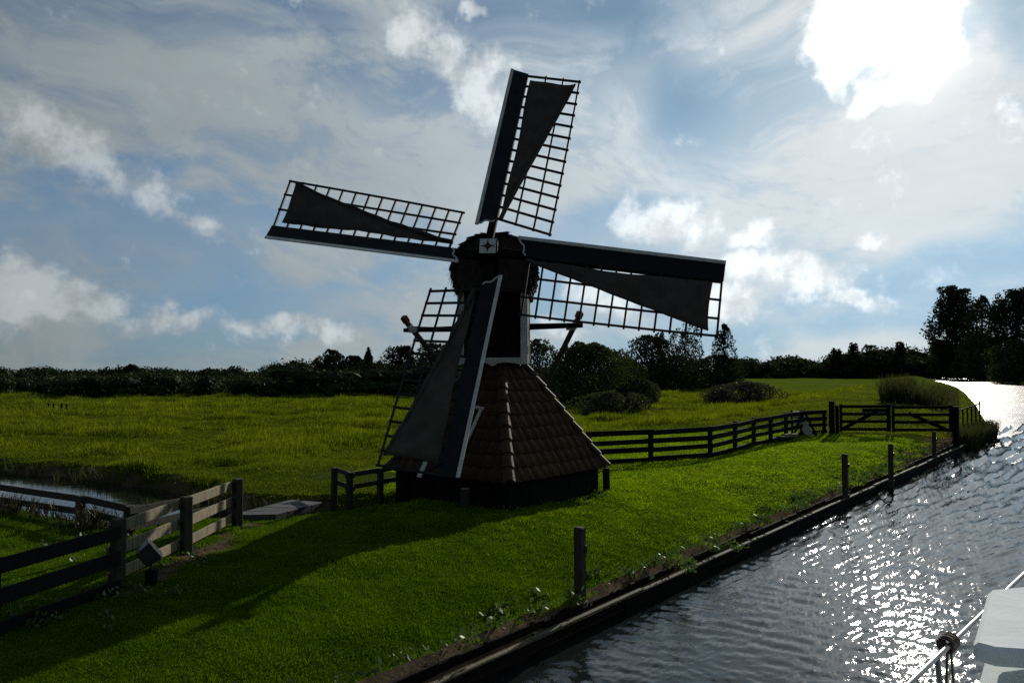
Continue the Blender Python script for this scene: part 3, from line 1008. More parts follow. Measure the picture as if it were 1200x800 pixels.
for bi in range(4):
    th = bi * math.pi / 2 - ROT
    d = E1 * math.cos(th) + E2 * math.sin(th)
    v = E1 * math.sin(th) - E2 * math.cos(th)
    back = .10 if bi % 2 else .22

    def tw(u): return TIN + (TTIP - TIN) * (u - U0L) / (SL - U0L)

    def lat(u, w, off=0.0):
        a = tw(u)
        vd = v * math.cos(a) + N_ * math.sin(a); nd = N_ * math.cos(a) - v * math.sin(a)
        return HUB + d * u + vd * w + nd * off

    bd = v * math.cos(TBD) + N_ * math.sin(TBD); bn = N_ * math.cos(TBD) - v * math.sin(TBD)

    def brd(u, w, off=0.0): return HUB + d * u - bd * w + bn * off
    # stock
    st = MB().beam(HUB - v * .07 - N_ * .07 - d * .1, HUB - v * .055 - N_ * .07 + d * (SL - .02), .17, .17, N_, .10, .09).build('sail', 'tarred_wood', mill, .008)
    # leading board with a curled inner end
    ogee = [(U0B + .30, 0.0), (U0B + .20, .03), (U0B + .14, .09), (U0B + .15, .17), (U0B + .13, .24), (U0B + .05, .30), (U0B, WB)]
    poly = [brd(SL, 0.0, .02), brd(SL, WB, .02)] + [brd(u, w, .02) for u, w in ogee[::-1]]
    MB().slab(poly, bn, .025).build('leading_board', 'blue_black_paint', st)
    tr = MB()
    tr.beam(brd(U0B - .02, WB, .03), brd(SL, WB, .03), .075, .03, bn)
    tr.build('board_trim', 'white_paint', st, .004)
    tr = MB()
    for (a, b) in zip(ogee[1:-1], ogee[2:]):
        tr.beam(brd(a[0], a[1], .035), brd(b[0], b[1], .035), .032, .02, bn)
    tr.build('curled_trim', 'white_paint', st)
    # cross bars
    NBAR = 14
    for i in range(NBAR):
        u = U0L + (SL - .03 - U0L) * i / (NBAR - 1)
        MB().beam(lat(u, -.30, -.03), lat(u, WL + .045, -.0), .042, .042, N_).build('sail_bar', 'lattice_wood', st)
    for w in (.355, .69, 1.0):
        m_ = MB(); us = [U0L - .06 + (SL + .05 - U0L) * i / 12 for i in range(13)]
        if bi == 0 and w < .5: us = [u for u in us if u > U0L + .2]
        for a, b in zip(us[:-1], us[1:]):
            m_.beam(lat(a, WL * w, .028), lat(b, WL * w, .028), .042, .03, N_)
        m_.build('sail_lath', 'lattice_wood', st)
    # furled cloth: full width at the tip, rolled to a point near the hub
    nu, nv = 30, 9
    P = np.zeros((nu, nv, 3))
    utip = SL * .955; uin = SL * .165
    for i in range(nu):
        f = i / (nu - 1)
        u = uin + (utip - uin) * f
        wmax = .07 + (WL * .93 - .07) * f ** 1.08
        for j_ in range(nv):
            g = j_ / (nv - 1)
            w0 = .085 - .02 * math.sin(f * 9)
            w = w0 + (wmax - w0) * g
            sag = .06 * math.sin(g * math.pi) * f - .02 * math.sin(f * 17 + g * 5 + bi) * f + .012 * math.sin(f * 41 - g * 9 + 2 * bi)
            ue = u - .03 * math.sin(g * math.pi) * f * (1 if f > .93 else 0)
            roll = .05 * max(0, g - .82) / .18
            P[i, j_] = lat(ue, max(w, .02), .055 + roll + sag)
    cl = grid_mesh('sail_cloth', P, 'sail_canvas'); cl.parent = st
    so_ = cl.modifiers.new('thickness', 'SOLIDIFY'); so_.thickness = .012; so_.offset = 0
    # rolled edge
    m_ = MB()
    m_.tube([Vector(P[i, -1]) for i in range(nu)], [.028 + .022 * (1 - i / nu) for i in range(nu)], 6)
    m_.build('rolled_edge', 'sail_canvas', st, smooth_=True)

# tail beam and braces behind
yb = 18.95
a, b = at_depth(473, 387, yb) - M0, at_depth(683, 381, yb - .15) - M0
MB().beam(a, (a + b) / 2, .12, .09, UP, .16, .17).build('tail_beam', 'dark_wood', mill, .01)
MB().beam((a + b) / 2, b, .16, .17, UP, .12, .11).build('tail_beam', 'dark_wood', mill, .01)
end = at_depth(600, 530, 22.6) - M0
for (p, sx) in (((476, 377), -1), ((678, 372), 1)):
    q = at_depth(p[0], p[1], yb + .12) - M0
    dr = (end - q).normalized()
    br = MB().beam(q, end, .10, .10, UP).build('tail_brace', 'grey_wood', mill, .006)
    MB().beam(q - dr * .12 + UP * .04, q + dr * .04 + UP * .015, .15, .13, UP).build('brace_end', 'red_paint', br, .01)
    MB().beam(q + dr * .12, q + dr * .34, .106, .106, UP).build('brace_band', 'white_paint', br)
    bp = at_depth(p[0] + (9 if sx < 0 else -9), 386 if sx < 0 else 383, yb - .05) - M0
    MB().beam(bp - E1 * .11, bp + E1 * .11, .165, .15, UP).build('beam_band', 'white_paint', mill)
MB().beam(bl(0, BR_ + .1, 3.9), end + Vector((0, .1, 0)), .16, .16, UP).build('tail_pole', 'dark_wood', mill, .01)
MB().beam(bl(CX - 1.0, BR_ - .12, 3.62), bl(CX + .2, BR_ - .12, 3.66), .1, .09, UP).build('lower_beam', 'dark_wood', mill, .01)
ep = end + M0
MB().beam(Vector((ep.x, ep.y + .1, gz(ep.x, ep.y) - .2)) - M0, end + Vector((0, .1, .1)), .14, .14, E1).build('tail_post', 'dark_wood', mill, .01)


# ------------------------------------------------------------------ fences and gates
def post(mbname, x, y, h, w, mat, parent, org, base=None, lean=0.015, sink=.35):
    z = gz(x, y) if base is None else base
    m_ = MB()
    j = lambda: random.uniform(-lean, lean)
    m_.beam(Vector((x, y, z - sink)) - org, Vector((x + j(), y + j(), z + h)) - org, w, w, (BN.x, BN.y, 0), w * .96, w * .96)
    return m_.build(mbname, mat, parent, .012)


def fence(name, label, cat, pts, h, pw, rails, rh, rt, mat, rail_mat=None, base=None, side=1, group=None, extra=None):
    x0, y0 = pts[0][:2]
    z0 = gz(x0, y0) if base is None else base
    org = Vector((x0, y0, z0))
    f = tag(empty(name, tuple(org)), label, cat, group)
    for p in pts:
        if len(p) > 2 and p[2] == 0: continue
        post('post', p[0], p[1], h + random.uniform(-.03, .03), pw, mat, f, org, base)
    for p, q in zip(pts[:-1], pts[1:]):
        dr = Vector((q[0] - p[0], q[1] - p[1], 0)).normalized()
        sd = Vector((dr.y, -dr.x, 0)) * side * (pw / 2 + rt / 2 + .002)
        for r in rails:
            zp = (gz(p[0], p[1]) if base is None else base) + r + random.uniform(-.015, .015)
            zq = (gz(q[0], q[1]) if base is None else base) + r + random.uniform(-.015, .015)
            a = Vector((p[0], p[1], zp)) + sd - dr * (pw * .45); b = Vector((q[0], q[1], zq)) + sd + dr * (pw * .43)
            m_ = MB(); m_.beam(a - org, b - org, rt, rh * random.uniform(.94, 1.05), UP)
            m_.build('rail', rail_mat or mat, f, .006)
    return f


def cv(pts):
    out = []
    for p in pts:
        q = unproject(600 + F * p[0] / p[1], 428 + F * 2.9 / p[1], 0)
        out.append((q[0], q[1], *p[2:]))
    return out


# right paddock fence
RP = cv([(2.2, 22.9), (4.16, 23.9), (6.25, 25.1), (7.45, 26.6), (8.5, 28.0), (9.45, 29.1), (10.4, 30.2), (11.4, 31.3), (12.55, 32.0)])
fence('paddock_fence', 'long dark four-rail fence running from windmill to gate', 'fence', RP, 1.02, .13, (.92, .66, .40, .10), .155, .04, 'dark_wood', side=1)
g_ = tag(empty('corner_post', (2.35, 19.0, gz(2.35, 19.0))), 'short dark post beside right corner of the tiled roof', 'post')
post('shaft', 2.2, 18.6, .55, .13, 'dark_wood', g_, Vector(g_.location))

# double field gate
GY = 33.4
GXL, GXM, GXR = 13.45, 15.85, 18.45
gorg = Vector((GXL, GY, gz(GXL, GY)))
gate = tag(empty('field_gate', tuple(gorg)), 'dark double field gate with diagonal braces beside the canal', 'gate')
for (x, w, h) in ((GXL - .07, .2, 1.38), (GXR + .1, .24, 1.42)):
    post('gate_post', x, GY, h, w, 'dark_wood', gate, gorg)
post('gate_post', GXL + .16, GY + .02, 1.22, .13, 'dark_wood', gate, gorg)
for (xa, xb, flip) in ((GXL + .26, GXM - .05, 0), (GXM + .05, GXR - .04, 1)):
    zb = max(gz(xa, GY), gz(xb, GY)) + .02
    m_ = MB().beam(Vector((xa + .04, GY, zb + .1)) - gorg, Vector((xa + .04, GY, zb + 1.24)) - gorg, .10, .07, (0, 1, 0))
    leaf = m_.build('gate_leaf', 'dark_wood', gate, .006)
    MB().beam(Vector((xb - .05, GY, zb + .1)) - gorg, Vector((xb - .05, GY, zb + 1.24)) - gorg, .16, .07, (0, 1, 0)).build('stile', 'dark_wood', leaf, .006)
    for r in (1.14, .83, .52, .2):
        MB().beam(Vector((xa, GY - .055, zb + r)) - gorg, Vector((xb, GY - .055, zb + r)) - gorg, .035, .13, UP).build('rail', 'dark_wood', leaf, .005)
    pa, pb = ((xa + .1, .2), (xb - .5, .95)) if not flip else ((xb - .1, .15), (xa + .7, .88))
    MB().beam(Vector((pa[0], GY + .052, zb + pa[1])) - gorg, Vector((pb[0], GY + .052, zb + pb[1])) - gorg, .03, .15, UP).build('brace', 'dark_wood', leaf, .005)
    if not flip:
        MB().beam(Vector((xa + .9, GY - .08, zb + .98)) - gorg, Vector((xb, GY - .08, zb + .98)) - gorg, .02, .16, UP).build('rail', 'dark_wood', leaf, .005)
MB().beam(Vector((GXM - .01, GY - .10, gz(GXM, GY) - .1)) - gorg, Vector((GXM - .01, GY - .10, gz(GXM, GY) + 1.3)) - gorg, .06, .03, UP).build('closing_strip', 'weathered_wood', gate, .004)

# weathered gate run in the left foreground
LP = cv([(-4.95, 14.35), (-5.03, 12.3), (-5.12, 10.32)])
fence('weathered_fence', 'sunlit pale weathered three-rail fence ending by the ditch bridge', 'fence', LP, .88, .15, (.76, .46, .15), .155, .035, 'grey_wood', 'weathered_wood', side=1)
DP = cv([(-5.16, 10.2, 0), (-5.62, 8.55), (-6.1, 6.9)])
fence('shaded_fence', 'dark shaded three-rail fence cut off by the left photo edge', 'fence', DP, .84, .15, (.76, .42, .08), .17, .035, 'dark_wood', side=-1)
# low fence along the ditch
SP = cv([(-13.2, 17.6), (-10.4, 15.95), (-7.85, 14.5), (-6.4, 13.35)])
fence('ditch_fence', 'low dark fence beside the ditch water at far left', 'fence', SP, .50, .14, (.42, .18, -.06), .12, .035, 'grey_wood', side=-1, base=0.03)
fence('ditch_return_fence', 'short low dark fence behind the pale weathered fence', 'fence', [(-6.36, 13.3), (-5.75, 15.0)], .48, .12, (.42, .16), .11, .03, 'grey_wood', side=1, base=0.05)
# small rail fence left of the mill
fence('bridge_fence', 'low two-rail fence at the left foot of the windmill', 'fence', [(-3.98, 17.9), (-3.45, 17.05), (-2.95, 17.9), (-2.55, 18.6)], .60, .12, (.55, .28), .11, .035, 'grey_wood', side=-1, base=0.02)

# slab bridge
br = tag(empty('slab_bridge', (-4.7, 16.2, 0)), 'grey slab bridge over the ditch behind the pale fence', 'bridge')
bo = Vector(br.location)
ctr = [Vector((-5.45, 15.35, .03)), Vector((-4.55, 15.45, .03)), Vector((-3.95, 16.75, .05)), Vector((-4.7, 17.1, .05))]
for i in range(4):
    a0, a1 = i / 4, (i + 1) / 4 - .012
    p = [ctr[0].lerp(ctr[3], a0), ctr[1].lerp(ctr[2], a0), ctr[1].lerp(ctr[2], a1), ctr[0].lerp(ctr[3], a1)]
    MB().slab([q - bo + UP * random.uniform(0, .008) for q in p], UP, .12).build('slab', 'concrete', br, .006)

# mooring posts on the bank
MPX = [((680, 708), 1.02, 'nearest thick mooring post on the bank, in bare earth'),
       ((991, 581), 1.04, 'second nearest mooring post on the bank, left of the gate seam'),
       ((1044, 564), 1.05, 'third mooring post on the bank, below the gate seam'),
       ((1095, 535), .92, 'farthest mooring post on the bank, before the right gate leaf')]
for (pp, h, lb) in MPX:
    x, y = unproject(*pp, -0.30)
    r_ = tag(empty('mooring_post', (x, y, -0.30)), lb, 'post', 'mooring posts along the canal bank')
    m_ = MB().beam((0, 0, -.6), (random.uniform(-.012, .012), 0, h), .13, .13, tuple(BN), .125, .125)
    m_.build('shaft', 'grey_wood', r_, .015)
    MB().tube([(0, 0, -.02), (0, 0, .05)], .10, 9).build('rope_ring', 'rope', r_)
    MB().beam((.075, -.03, h - .34), (.075, -.03, h - .24), .03, .03, (1, 0, 0)).build('mooring_hook', 'lamp_metal', r_)

# stump by the mill
x, y = unproject(545, 597, 0)
s_ = tag(empty('stump_post', (x, y, gz(x, y))), 'short round stump post in front of the windmill base', 'post')
MB().tube([(0, 0, -.2), (0, 0, .40)], .095, 10).build('shaft', 'grey_wood', s_)
MB().tube([(0, 0, .40), (0, 0, .415)], .09, 10).build('cut_top', 'weathered_wood', s_)

# floodlight on a short post
x, y = unproject(177, 686, 0)
fl = tag(empty('floodlight', (x, y, gz(x, y))), 'black box floodlight on short post by the weathered fence', 'floodlight')
MB().beam((0, 0, -.2), (0, 0, .20), .13, .11, (0, 1, 0)).build('post', 'dark_wood', fl, .01)
MB().tube([(0, 0, .2), (-.01, 0, .30)], .02, 8).build('bracket', 'lamp_metal', fl)
ax = Vector((.60, .30, .52)).normalized()      # towards the mill
sd = ax.cross(UP).normalized(); uu = sd.cross(ax)
c0 = Vector((-.05, 0, .40))
hd = MB().beam(c0 - ax * .10, c0 + ax * .10, .26, .22, uu, .32, .26).build('housing', 'lamp_metal', fl, .012)
MB().beam(c0 + ax * .10, c0 + ax * .122, .335, .275, uu).build('glass_rim', 'steel', fl, .004)

# tilted board and plank stack by the paddock fence
x, y = unproject(938, 514, .02)
ib = tag(empty('leaning_board', (x, y, gz(x, y))), 'tilted grey board on sloping legs leaning at the paddock fence', 'board')
MB().slab([(-.30, .12, .98), (.16, .20, .98), (.42, -.28, .05), (.06, -.36, .05)], (.25, -.8, .5), .05).build('panel', 'panel_print', ib, .006)
MB().beam((-.34, -.05, -.05), (-.30, .15, 1.02), .10, .06, (1, 0, 0)).build('leg', 'dark_wood', ib)
MB().beam((.62, -.2, -.05), (.20, .2, 1.05), .10, .06, (1, 0, 0)).build('leg', 'dark_wood', ib)
MB().beam((-.42, -.42, .0), (.05, .1, .85), .34, .05, (1, 0, 0)).build('dark_panel', 'dark_wood', ib)
x, y = unproject(916, 520, .02)
pk = tag(empty('plank_stack', (x, y, gz(x, y))), 'low stack of pale planks lying by the paddock fence', 'planks')
for i, (dx, dy, dz, ln, m_) in enumerate(((-.1, 0, .08, 1.1, 'dark_wood'), (.05, -.08, .15, .95, 'dark_wood'), (.2, -.02, .21, .8, 'weathered_wood'), (.38, .15, .27, .6, 'weathered_wood'))):
    MB().beam((dx - ln / 2, dy - ln * .3, dz), (dx + ln / 2, dy + ln * .3, dz + .01), .26, .05).build('plank', m_, pk, .005)

# small metal railing on the promontory
ra, rb_ = Vector(at_depth(1123, 481, 38)), Vector(at_depth(1148, 473, 40))
rl = tag(empty('water_railing', (ra.x, ra.y, -.4)), 'thin dark railing over the reeds where the bank juts out', 'railing')
ro_ = Vector(rl.location)
MB().beam(ra - ro_, rb_ - ro_, .04, .05).build('top_rail', 'dark_wood', rl)
for i in range(6):
    p = ra.lerp(rb_, i / 5)
    MB().beam(Vector((p.x, p.y, -.4)) - ro_, p + UP * (.02 if i < 5 else .12) - ro_, .05, .05, (0, 1, 0)).build('picket', 'dark_wood', rl)

# stakes far out in the pasture
for (px, lb) in ((57, 'leftmost stake of the far left pair in the pasture'), (63, 'right stake of the far left pair in the pasture'),
                 (72, 'left stake of the right pair in the far pasture'), (78, 'rightmost stake of the right pair in the far pasture')):
    x, y = unproject(px, 481, -.15)
    o = MB().beam((0, 0, -.3), (random.uniform(-.03, .03), 0, .5), .11, .11, (1, 0, 0)).build('field_stake', 'dark_wood', None, .01)
    o.location = (x, y, gz(x, y))
    tag(o, lb, 'stake', 'stakes in the far pasture')

# ------------------------------------------------------------------ the boat we stand on
b1, b2 = unproject(1066, 800, 1.45), unproject(1200, 672, 1.45)
p1, p2 = Vector((*b1, 1.45)), Vector((*b2, 1.45))
bd_ = (p2 - p1).normalized(); bs_ = Vector((bd_.y, -bd_.x, 0))     # forward, starboard
boat = tag(empty('boat', (p1.x + bs_.x * 1.2, p1.y + bs_.y * 1.2, WATER_Z)), 'grey roofed boat with steel hand rail at the lower right', 'boat')
bo = Vector(boat.location)
MB().tube([p1 - bd_ * 3.2 - bo, p1 - bo, p2 - bo, p2 + bd_ * 1.2 + bs_ * .25 - bo, p2 + bd_ * 1.9 + bs_ * .75 - bo], .0125, 10).build('hand_rail', 'steel', boat, smooth_=True)
q1 = p1 - UP * .36
MB().tube([q1 - bd_ * 3.2 - bo, q1 - bo, q1 + bd_ * 2.4 - bo, q1 + bd_ * 3.6 + bs_ * .25 - bo], .014, 8).build('lower_rail', 'steel', boat, smooth_=True)
for t in (-2.6, -1.1, .42, 1.9):
    c = p1 + bd_ * t
    MB().tube([c - bo, c - UP * .62 + bs_ * .06 - bo], .014, 8).build('stanchion', 'steel', boat, smooth_=True)
kn = unproject(1112, 752, 1.45); kn = Vector((*kn, 1.45))
for i in range(3):
    a = kn + bd_ * (-.045 + .035 * i)
    ring = [a + (UP * math.cos(t_) + bs_ * math.sin(t_)) * .034 for t_ in [2 * math.pi * k_ / 10 for k_ in range(11)]]
    MB().tube([r_ - bo for r_ in ring], .013, 6).build('rope_coil', 'rope', boat, smooth_=True)
for dx in (-.03, .03):
    a = kn + bd_ * dx
    MB().tube([a - UP * .03 - bo, a - UP * .25 + bd_ * (dx * 1.5) - bo, a - UP * .55 + bd_ * (.1 + dx) - bo], .006, 6).build('rope_tail', 'rope', boat)


def cover(pts, z, th, name, sub):
    P_ = [Vector((*unproject(px, py, z), z)) - bo for px, py in pts]
    return MB().slab(P_, UP, th).build(name, 'boat_canvas', boat, sub, smooth_=False)


cover([(1158, 690), (1300, 676), (1300, 768), (1166, 759), (1140, 752)], 1.78, .07, 'roof_hatch', .018)
cover([(1160, 745), (1310, 738), (1330, 1000), (1060, 990), (1142, 812)], 1.55, .30, 'cabin_roof', .03)
# hull and side deck
m_ = MB()
cs = []
for t in (-5.5, -2, 1.0, 2.6, 4.0, 4.9):
    half = 1.2 if t < 1.2 else 1.2 * math.sqrt(max(0, 1 - ((t - 1.2) / 3.75) ** 2))
    half = max(half, .03)
    c = p1 + bd_ * t + bs_ * 1.36
    cs.append([c - bs_ * half + UP * (1.0 - 1.45), c - bs_ * half * .85 + UP * (-.75 - 1.45), c + bs_ * half * .85 + UP * (-.75 - 1.45), c + bs_ * half + UP * (1.0 - 1.45)])
vs_ = [p - bo for r_ in cs for p in r_]
fs_ = []
for i in range(len(cs) - 1):
    for k_ in range(4):
        fs_.append((i * 4 + k_, i * 4 + (k_ + 1) % 4, (i + 1) * 4 + (k_ + 1) % 4, (i + 1) * 4 + k_))
fs_ += [(0, 1, 2, 3), tuple((len(cs) - 1) * 4 + k_ for k_ in range(4))]
m_.add(vs_, fs_); m_.build('hull', 'boat_hull', boat)


# ------------------------------------------------------------------ trees and bushes
def leaf_quads(centres, radii, n, size, seed, flat=0.85, shell=0.55):
    g = np.random.default_rng(seed)
    centres = np.asarray(centres, float); radii = np.asarray(radii, float)
    wgt = np.prod(radii, 1) ** (2 / 3); wgt /= wgt.sum()
    idx = g.choice(len(centres), n, p=wgt)
    d = g.normal(size=(n, 3)); d /= np.linalg.norm(d, axis=1)[:, None]
    rr = shell + (1 - shell) * g.random(n) ** .6
    rr = np.where(g.random(n) < .12, rr * g.uniform(1.0, 1.25, n), rr)
    p = centres[idx] + d * rr[:, None] * radii[idx]
    a = g.normal(size=(n, 3)); a /= np.linalg.norm(a, axis=1)[:, None]
    b = np.cross(a, g.normal(size=(n, 3))); b /= np.linalg.norm(b, axis=1)[:, None]
    s_ = size * g.uniform(.5, 1.2, n)[:, None]
    a = a * s_; b = b * s_ * .55
    return np.stack([p - a, p + b, p + a, p - b], 1)


def core_blobs(mb, centres, radii, k=.62):
    """dense twig mass inside the crown"""
    for c, r_ in zip(centres, radii):
        vs_ = []; n1, n2 = 6, 8
        for i in range(n1 + 1):
            for j_ in range(n2):
                ph, th = math.pi * i / n1, 2 * math.pi * j_ / n2
                q = random.uniform(.75, 1.1) * k
                vs_.append((c[0] + r_[0] * q * math.sin(ph) * math.cos(th), c[1] + r_[1] * q * math.sin(ph) * math.sin(th), c[2] + r_[2] * q * math.cos(ph)))
        fs_ = [(i * n2 + j_, i * n2 + (j_ + 1) % n2, (i + 1) * n2 + (j_ + 1) % n2, (i + 1) * n2 + j_) for i in range(n1) for j_ in range(n2)]
        mb.add(vs_, fs_)


_lat3 = np.random.default_rng(9).random((32, 32, 32))


def vnoise3(p):
    i = np.floor(p).astype(int); f = p - i; f = f * f * (3 - 2 * f); i &= 31; j = (i + 1) & 31
    a = 0
    for dx in (0, 1):
        for dy in (0, 1):
            for dz in (0, 1):
                wgt = (f[:, 0] if dx else 1 - f[:, 0]) * (f[:, 1] if dy else 1 - f[:, 1]) * (f[:, 2] if dz else 1 - f[:, 2])
                a = a + wgt * _lat3[(j if dx else i)[:, 0], (j if dy else i)[:, 1], (j if dz else i)[:, 2]]
    return a


def crown(style, w, H, n, size, seed):
    """leaves spread through a crown volume that noise has carved into clumps and gaps"""
    g = np.random.default_rng(400 + seed)
    m = n * 14
    f = g.random(m); an = g.uniform(0, 2 * np.pi, m); q = np.sqrt(g.random(m))
    if style == 'bush':
        env = np.sqrt(np.clip(1 - ((f - .30) / .70) ** 2, 0, 1)) * np.where(f < .3, .86 + .14 * f / .3, 1)
    elif style == 'round':
        env = np.sin(np.pi * np.clip(f * .86 + .10, 0, 1)) ** .6
    elif style == 'feather':
        env = np.clip(np.sin(np.pi * np.clip(f * .88 + .08, 0, 1)), 0, 1) ** .8
    elif style == 'spike':
        env = np.clip(1.02 - f, 0, 1) ** .8
    else:
        env = np.sin(np.pi * np.clip(f * .80 + .12, 0, 1)) ** .55
    off = g.uniform(0, 20, 3)
    cs = np.stack([np.cos(an), np.sin(an), f * H / max(w, .1) * 1.6], 1)
    lump = vnoise3(cs * 1.6 + off) * .55 + vnoise3(cs * 3.7 + off + 5) * .45
    rad = .5 * w * env * ((.45 + 1.05 * lump) if style != 'bush' else (.22 + 1.5 * lump))
    p = np.stack([np.cos(an) * rad * q, np.sin(an) * rad * q, f * H * (.94 + .10 * vnoise3(cs * 2 + off + 9))], 1)
    fz = .42 if style == 'feather' else 1.0
    k = 5.2 / w if style != 'bush' else 4.0 / w
    pn = p * np.array([k, k, k * fz])
    nz = vnoise3(pn + off) * .55 + vnoise3(pn * 2.3 + off + 3) * .30 + vnoise3(pn * 5 + off + 7) * .15
    thr = {'bush': .40, 'round': .44, 'feather': .50, 'spike': .42, 'oak': .485}[style]
    ok = nz > thr - .10 * (1 - q) - (.08 * (1 - f) if style != 'feather' else 0)
    p = p[ok][:n]; n = len(p)
    a = g.normal(size=(n, 3)); a /= np.linalg.norm(a, axis=1)[:, None]
    b = np.cross(a, g.normal(size=(n, 3))); b /= np.linalg.norm(b, axis=1)[:, None]
    s_ = size * g.uniform(.45, 1.15, n)[:, None]
    V = np.stack([p - a * s_, p + b * s_ * .55, p + a * s_, p - b * s_ * .55], 1)
    V = V[V[:, :, 2].min(1) > -.05]
    idx = g.choice(n, min(n, 14), replace=False)
    return V, [tuple(c * np.array([.8, .8, .93])) for c in p[idx] if c[2] > .3 * H]


def tree(name, label, cat, px, wpx, top, base, style, mat, nleaf, size, zb=-.15, seed=0, group=None, depth=None):
    """a tree standing where its foot is seen; width and height measured in the photo"""
    random.seed(1000 + seed)
    if depth is None:
        x, y = unproject(px, base, zb)
    else:
        y = depth; x = (px - 600) / F * y
    sc = y / F
    w = wpx * sc; topz = at_depth(px, top, y).z; H = topz - zb
    t = tag(empty(name, (x, y, zb)), label, cat, group)
    u = random.uniform
    V, C = crown(style, w, H, nleaf, size, seed)
    # trunk and limbs
    m_ = MB()
    rt = max(.05, .022 * H)
    mids = [(u(-.03, .03) * w, u(-.03, .03) * w, H * f) for f in (0, .2, .42, .66)]
    mids[0] = (0, 0, -.3)
    m_.tube(mids, [rt * 1.3, rt, rt * .7, rt * .3], 8)
    for c in C:
        k0 = random.choice(mids[1:])
        if c[2] > k0[2] * .8:
            m_.tube([k0, ((k0[0] + c[0]) / 2, (k0[1] + c[1]) / 2, (k0[2] + c[2]) / 2 - .03 * H), c], [rt * .38, rt * .25, rt * .08], 5)
    m_.build('trunk', 'bark', t, smooth_=True)
    poly_mesh('crown', V, mat, t)
    return t


TG = 'trees beyond the pasture'
tree('willow_bush', 'largest round dark bush, just right of the windmill roof', 'bush', 688, 118, 401, 473, 'bush', 'leaf_mid', 15000, .17, seed=1)
tree('shrub', 'pale grey-green shrub right of the largest round bush', 'shrub', 748, 58, 444, 474, 'bush', 'leaf_grey', 5000, .13, seed=2)
tree('shrub', 'low pale grassy shrub in front of the largest round bush', 'shrub', 722, 84, 458, 484, 'bush', 'leaf_grey', 5200, .12, seed=3)
tree('shrub', 'long low brown shrub before the dyke, left of the gate', 'shrub', 874, 84, 447, 471, 'bush', 'leaf_brown', 5000, .14, seed=4)
tree('shrub', 'small brown scrub touching the long low brown shrub', 'shrub', 845, 40, 456, 473, 'bush', 'leaf_brown', 2600, .13, seed=41)
tree('field_tree', 'tree peeping out right of the windmill upper house', 'tree', 633, 46, 396, 462, 'oak', 'leaf_mid', 4800, .20, seed=5, group=TG)
tree('field_tree', 'small tree crown behind the largest round bush', 'tree', 722, 40, 410, 460, 'oak', 'leaf_mid', 3200, .20, seed=6, group=TG)
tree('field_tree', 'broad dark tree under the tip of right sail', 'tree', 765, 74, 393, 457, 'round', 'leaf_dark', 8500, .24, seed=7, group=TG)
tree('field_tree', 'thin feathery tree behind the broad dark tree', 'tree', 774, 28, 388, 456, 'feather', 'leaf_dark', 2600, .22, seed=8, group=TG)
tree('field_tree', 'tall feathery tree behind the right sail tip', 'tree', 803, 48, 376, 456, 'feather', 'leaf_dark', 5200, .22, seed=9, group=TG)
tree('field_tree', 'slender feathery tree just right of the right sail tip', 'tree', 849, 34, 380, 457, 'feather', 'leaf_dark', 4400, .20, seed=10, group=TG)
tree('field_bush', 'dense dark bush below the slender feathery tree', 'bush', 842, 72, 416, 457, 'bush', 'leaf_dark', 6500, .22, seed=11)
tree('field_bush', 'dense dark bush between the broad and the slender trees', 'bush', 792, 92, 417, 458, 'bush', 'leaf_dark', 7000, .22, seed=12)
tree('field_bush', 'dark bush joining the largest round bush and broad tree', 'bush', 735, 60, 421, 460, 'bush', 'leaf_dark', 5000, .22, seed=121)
LT = 'trees left of the windmill'
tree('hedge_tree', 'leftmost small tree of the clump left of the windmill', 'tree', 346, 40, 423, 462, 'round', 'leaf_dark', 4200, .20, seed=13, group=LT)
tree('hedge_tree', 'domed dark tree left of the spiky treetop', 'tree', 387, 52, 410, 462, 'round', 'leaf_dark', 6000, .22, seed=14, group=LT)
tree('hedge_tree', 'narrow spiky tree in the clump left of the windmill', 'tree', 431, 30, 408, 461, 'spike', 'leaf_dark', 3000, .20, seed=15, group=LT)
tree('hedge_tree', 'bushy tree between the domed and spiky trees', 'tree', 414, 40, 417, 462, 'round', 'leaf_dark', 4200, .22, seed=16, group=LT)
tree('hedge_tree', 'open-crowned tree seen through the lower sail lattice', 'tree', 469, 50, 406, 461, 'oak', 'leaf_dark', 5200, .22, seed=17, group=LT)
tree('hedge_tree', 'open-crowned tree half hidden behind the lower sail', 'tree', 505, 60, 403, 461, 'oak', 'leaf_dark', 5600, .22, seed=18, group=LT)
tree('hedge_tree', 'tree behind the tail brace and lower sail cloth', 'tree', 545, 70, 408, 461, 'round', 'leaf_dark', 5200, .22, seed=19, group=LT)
tree('hedge_tree', 'lone round treetop above the far left scrub', 'tree', 154, 26, 427, 455, 'round', 'leaf_dark', 2600, .30, seed=20)
RT_ = 'trees on the far canal bank'
tree('bank_tree', 'tall loose-crowned tree at the canal bend', 'tree', 1121, 62, 337, 444, 'oak', 'leaf_dark', 16000, .75, zb=0, seed=21, depth=350, group=RT_)
tree('bank_tree', 'thin pale tree between the two tall bank trees', 'tree', 1152, 44, 349, 443, 'feather', 'leaf_grey', 4200, .62, zb=0, seed=22, depth=320, group=RT_)
tree('bank_tree', 'tall dark tree at the right photo edge', 'tree', 1194, 74, 338, 448, 'oak', 'leaf_dark', 16000, .55, zb=0, seed=23, depth=245, group=RT_)
tree('bank_tree', 'small leafy tree left of the tall tree at the bend', 'tree', 1102, 36, 400, 443, 'round', 'leaf_dark', 4200, .70, zb=0, seed=24, depth=400, group=RT_)
tree('bank_bush', 'olive willow bush leaning over the far canal bank', 'bush', 1150, 66, 392, 446, 'bush', 'leaf_mid', 11000, .50, zb=-.3, seed=25, depth=298)
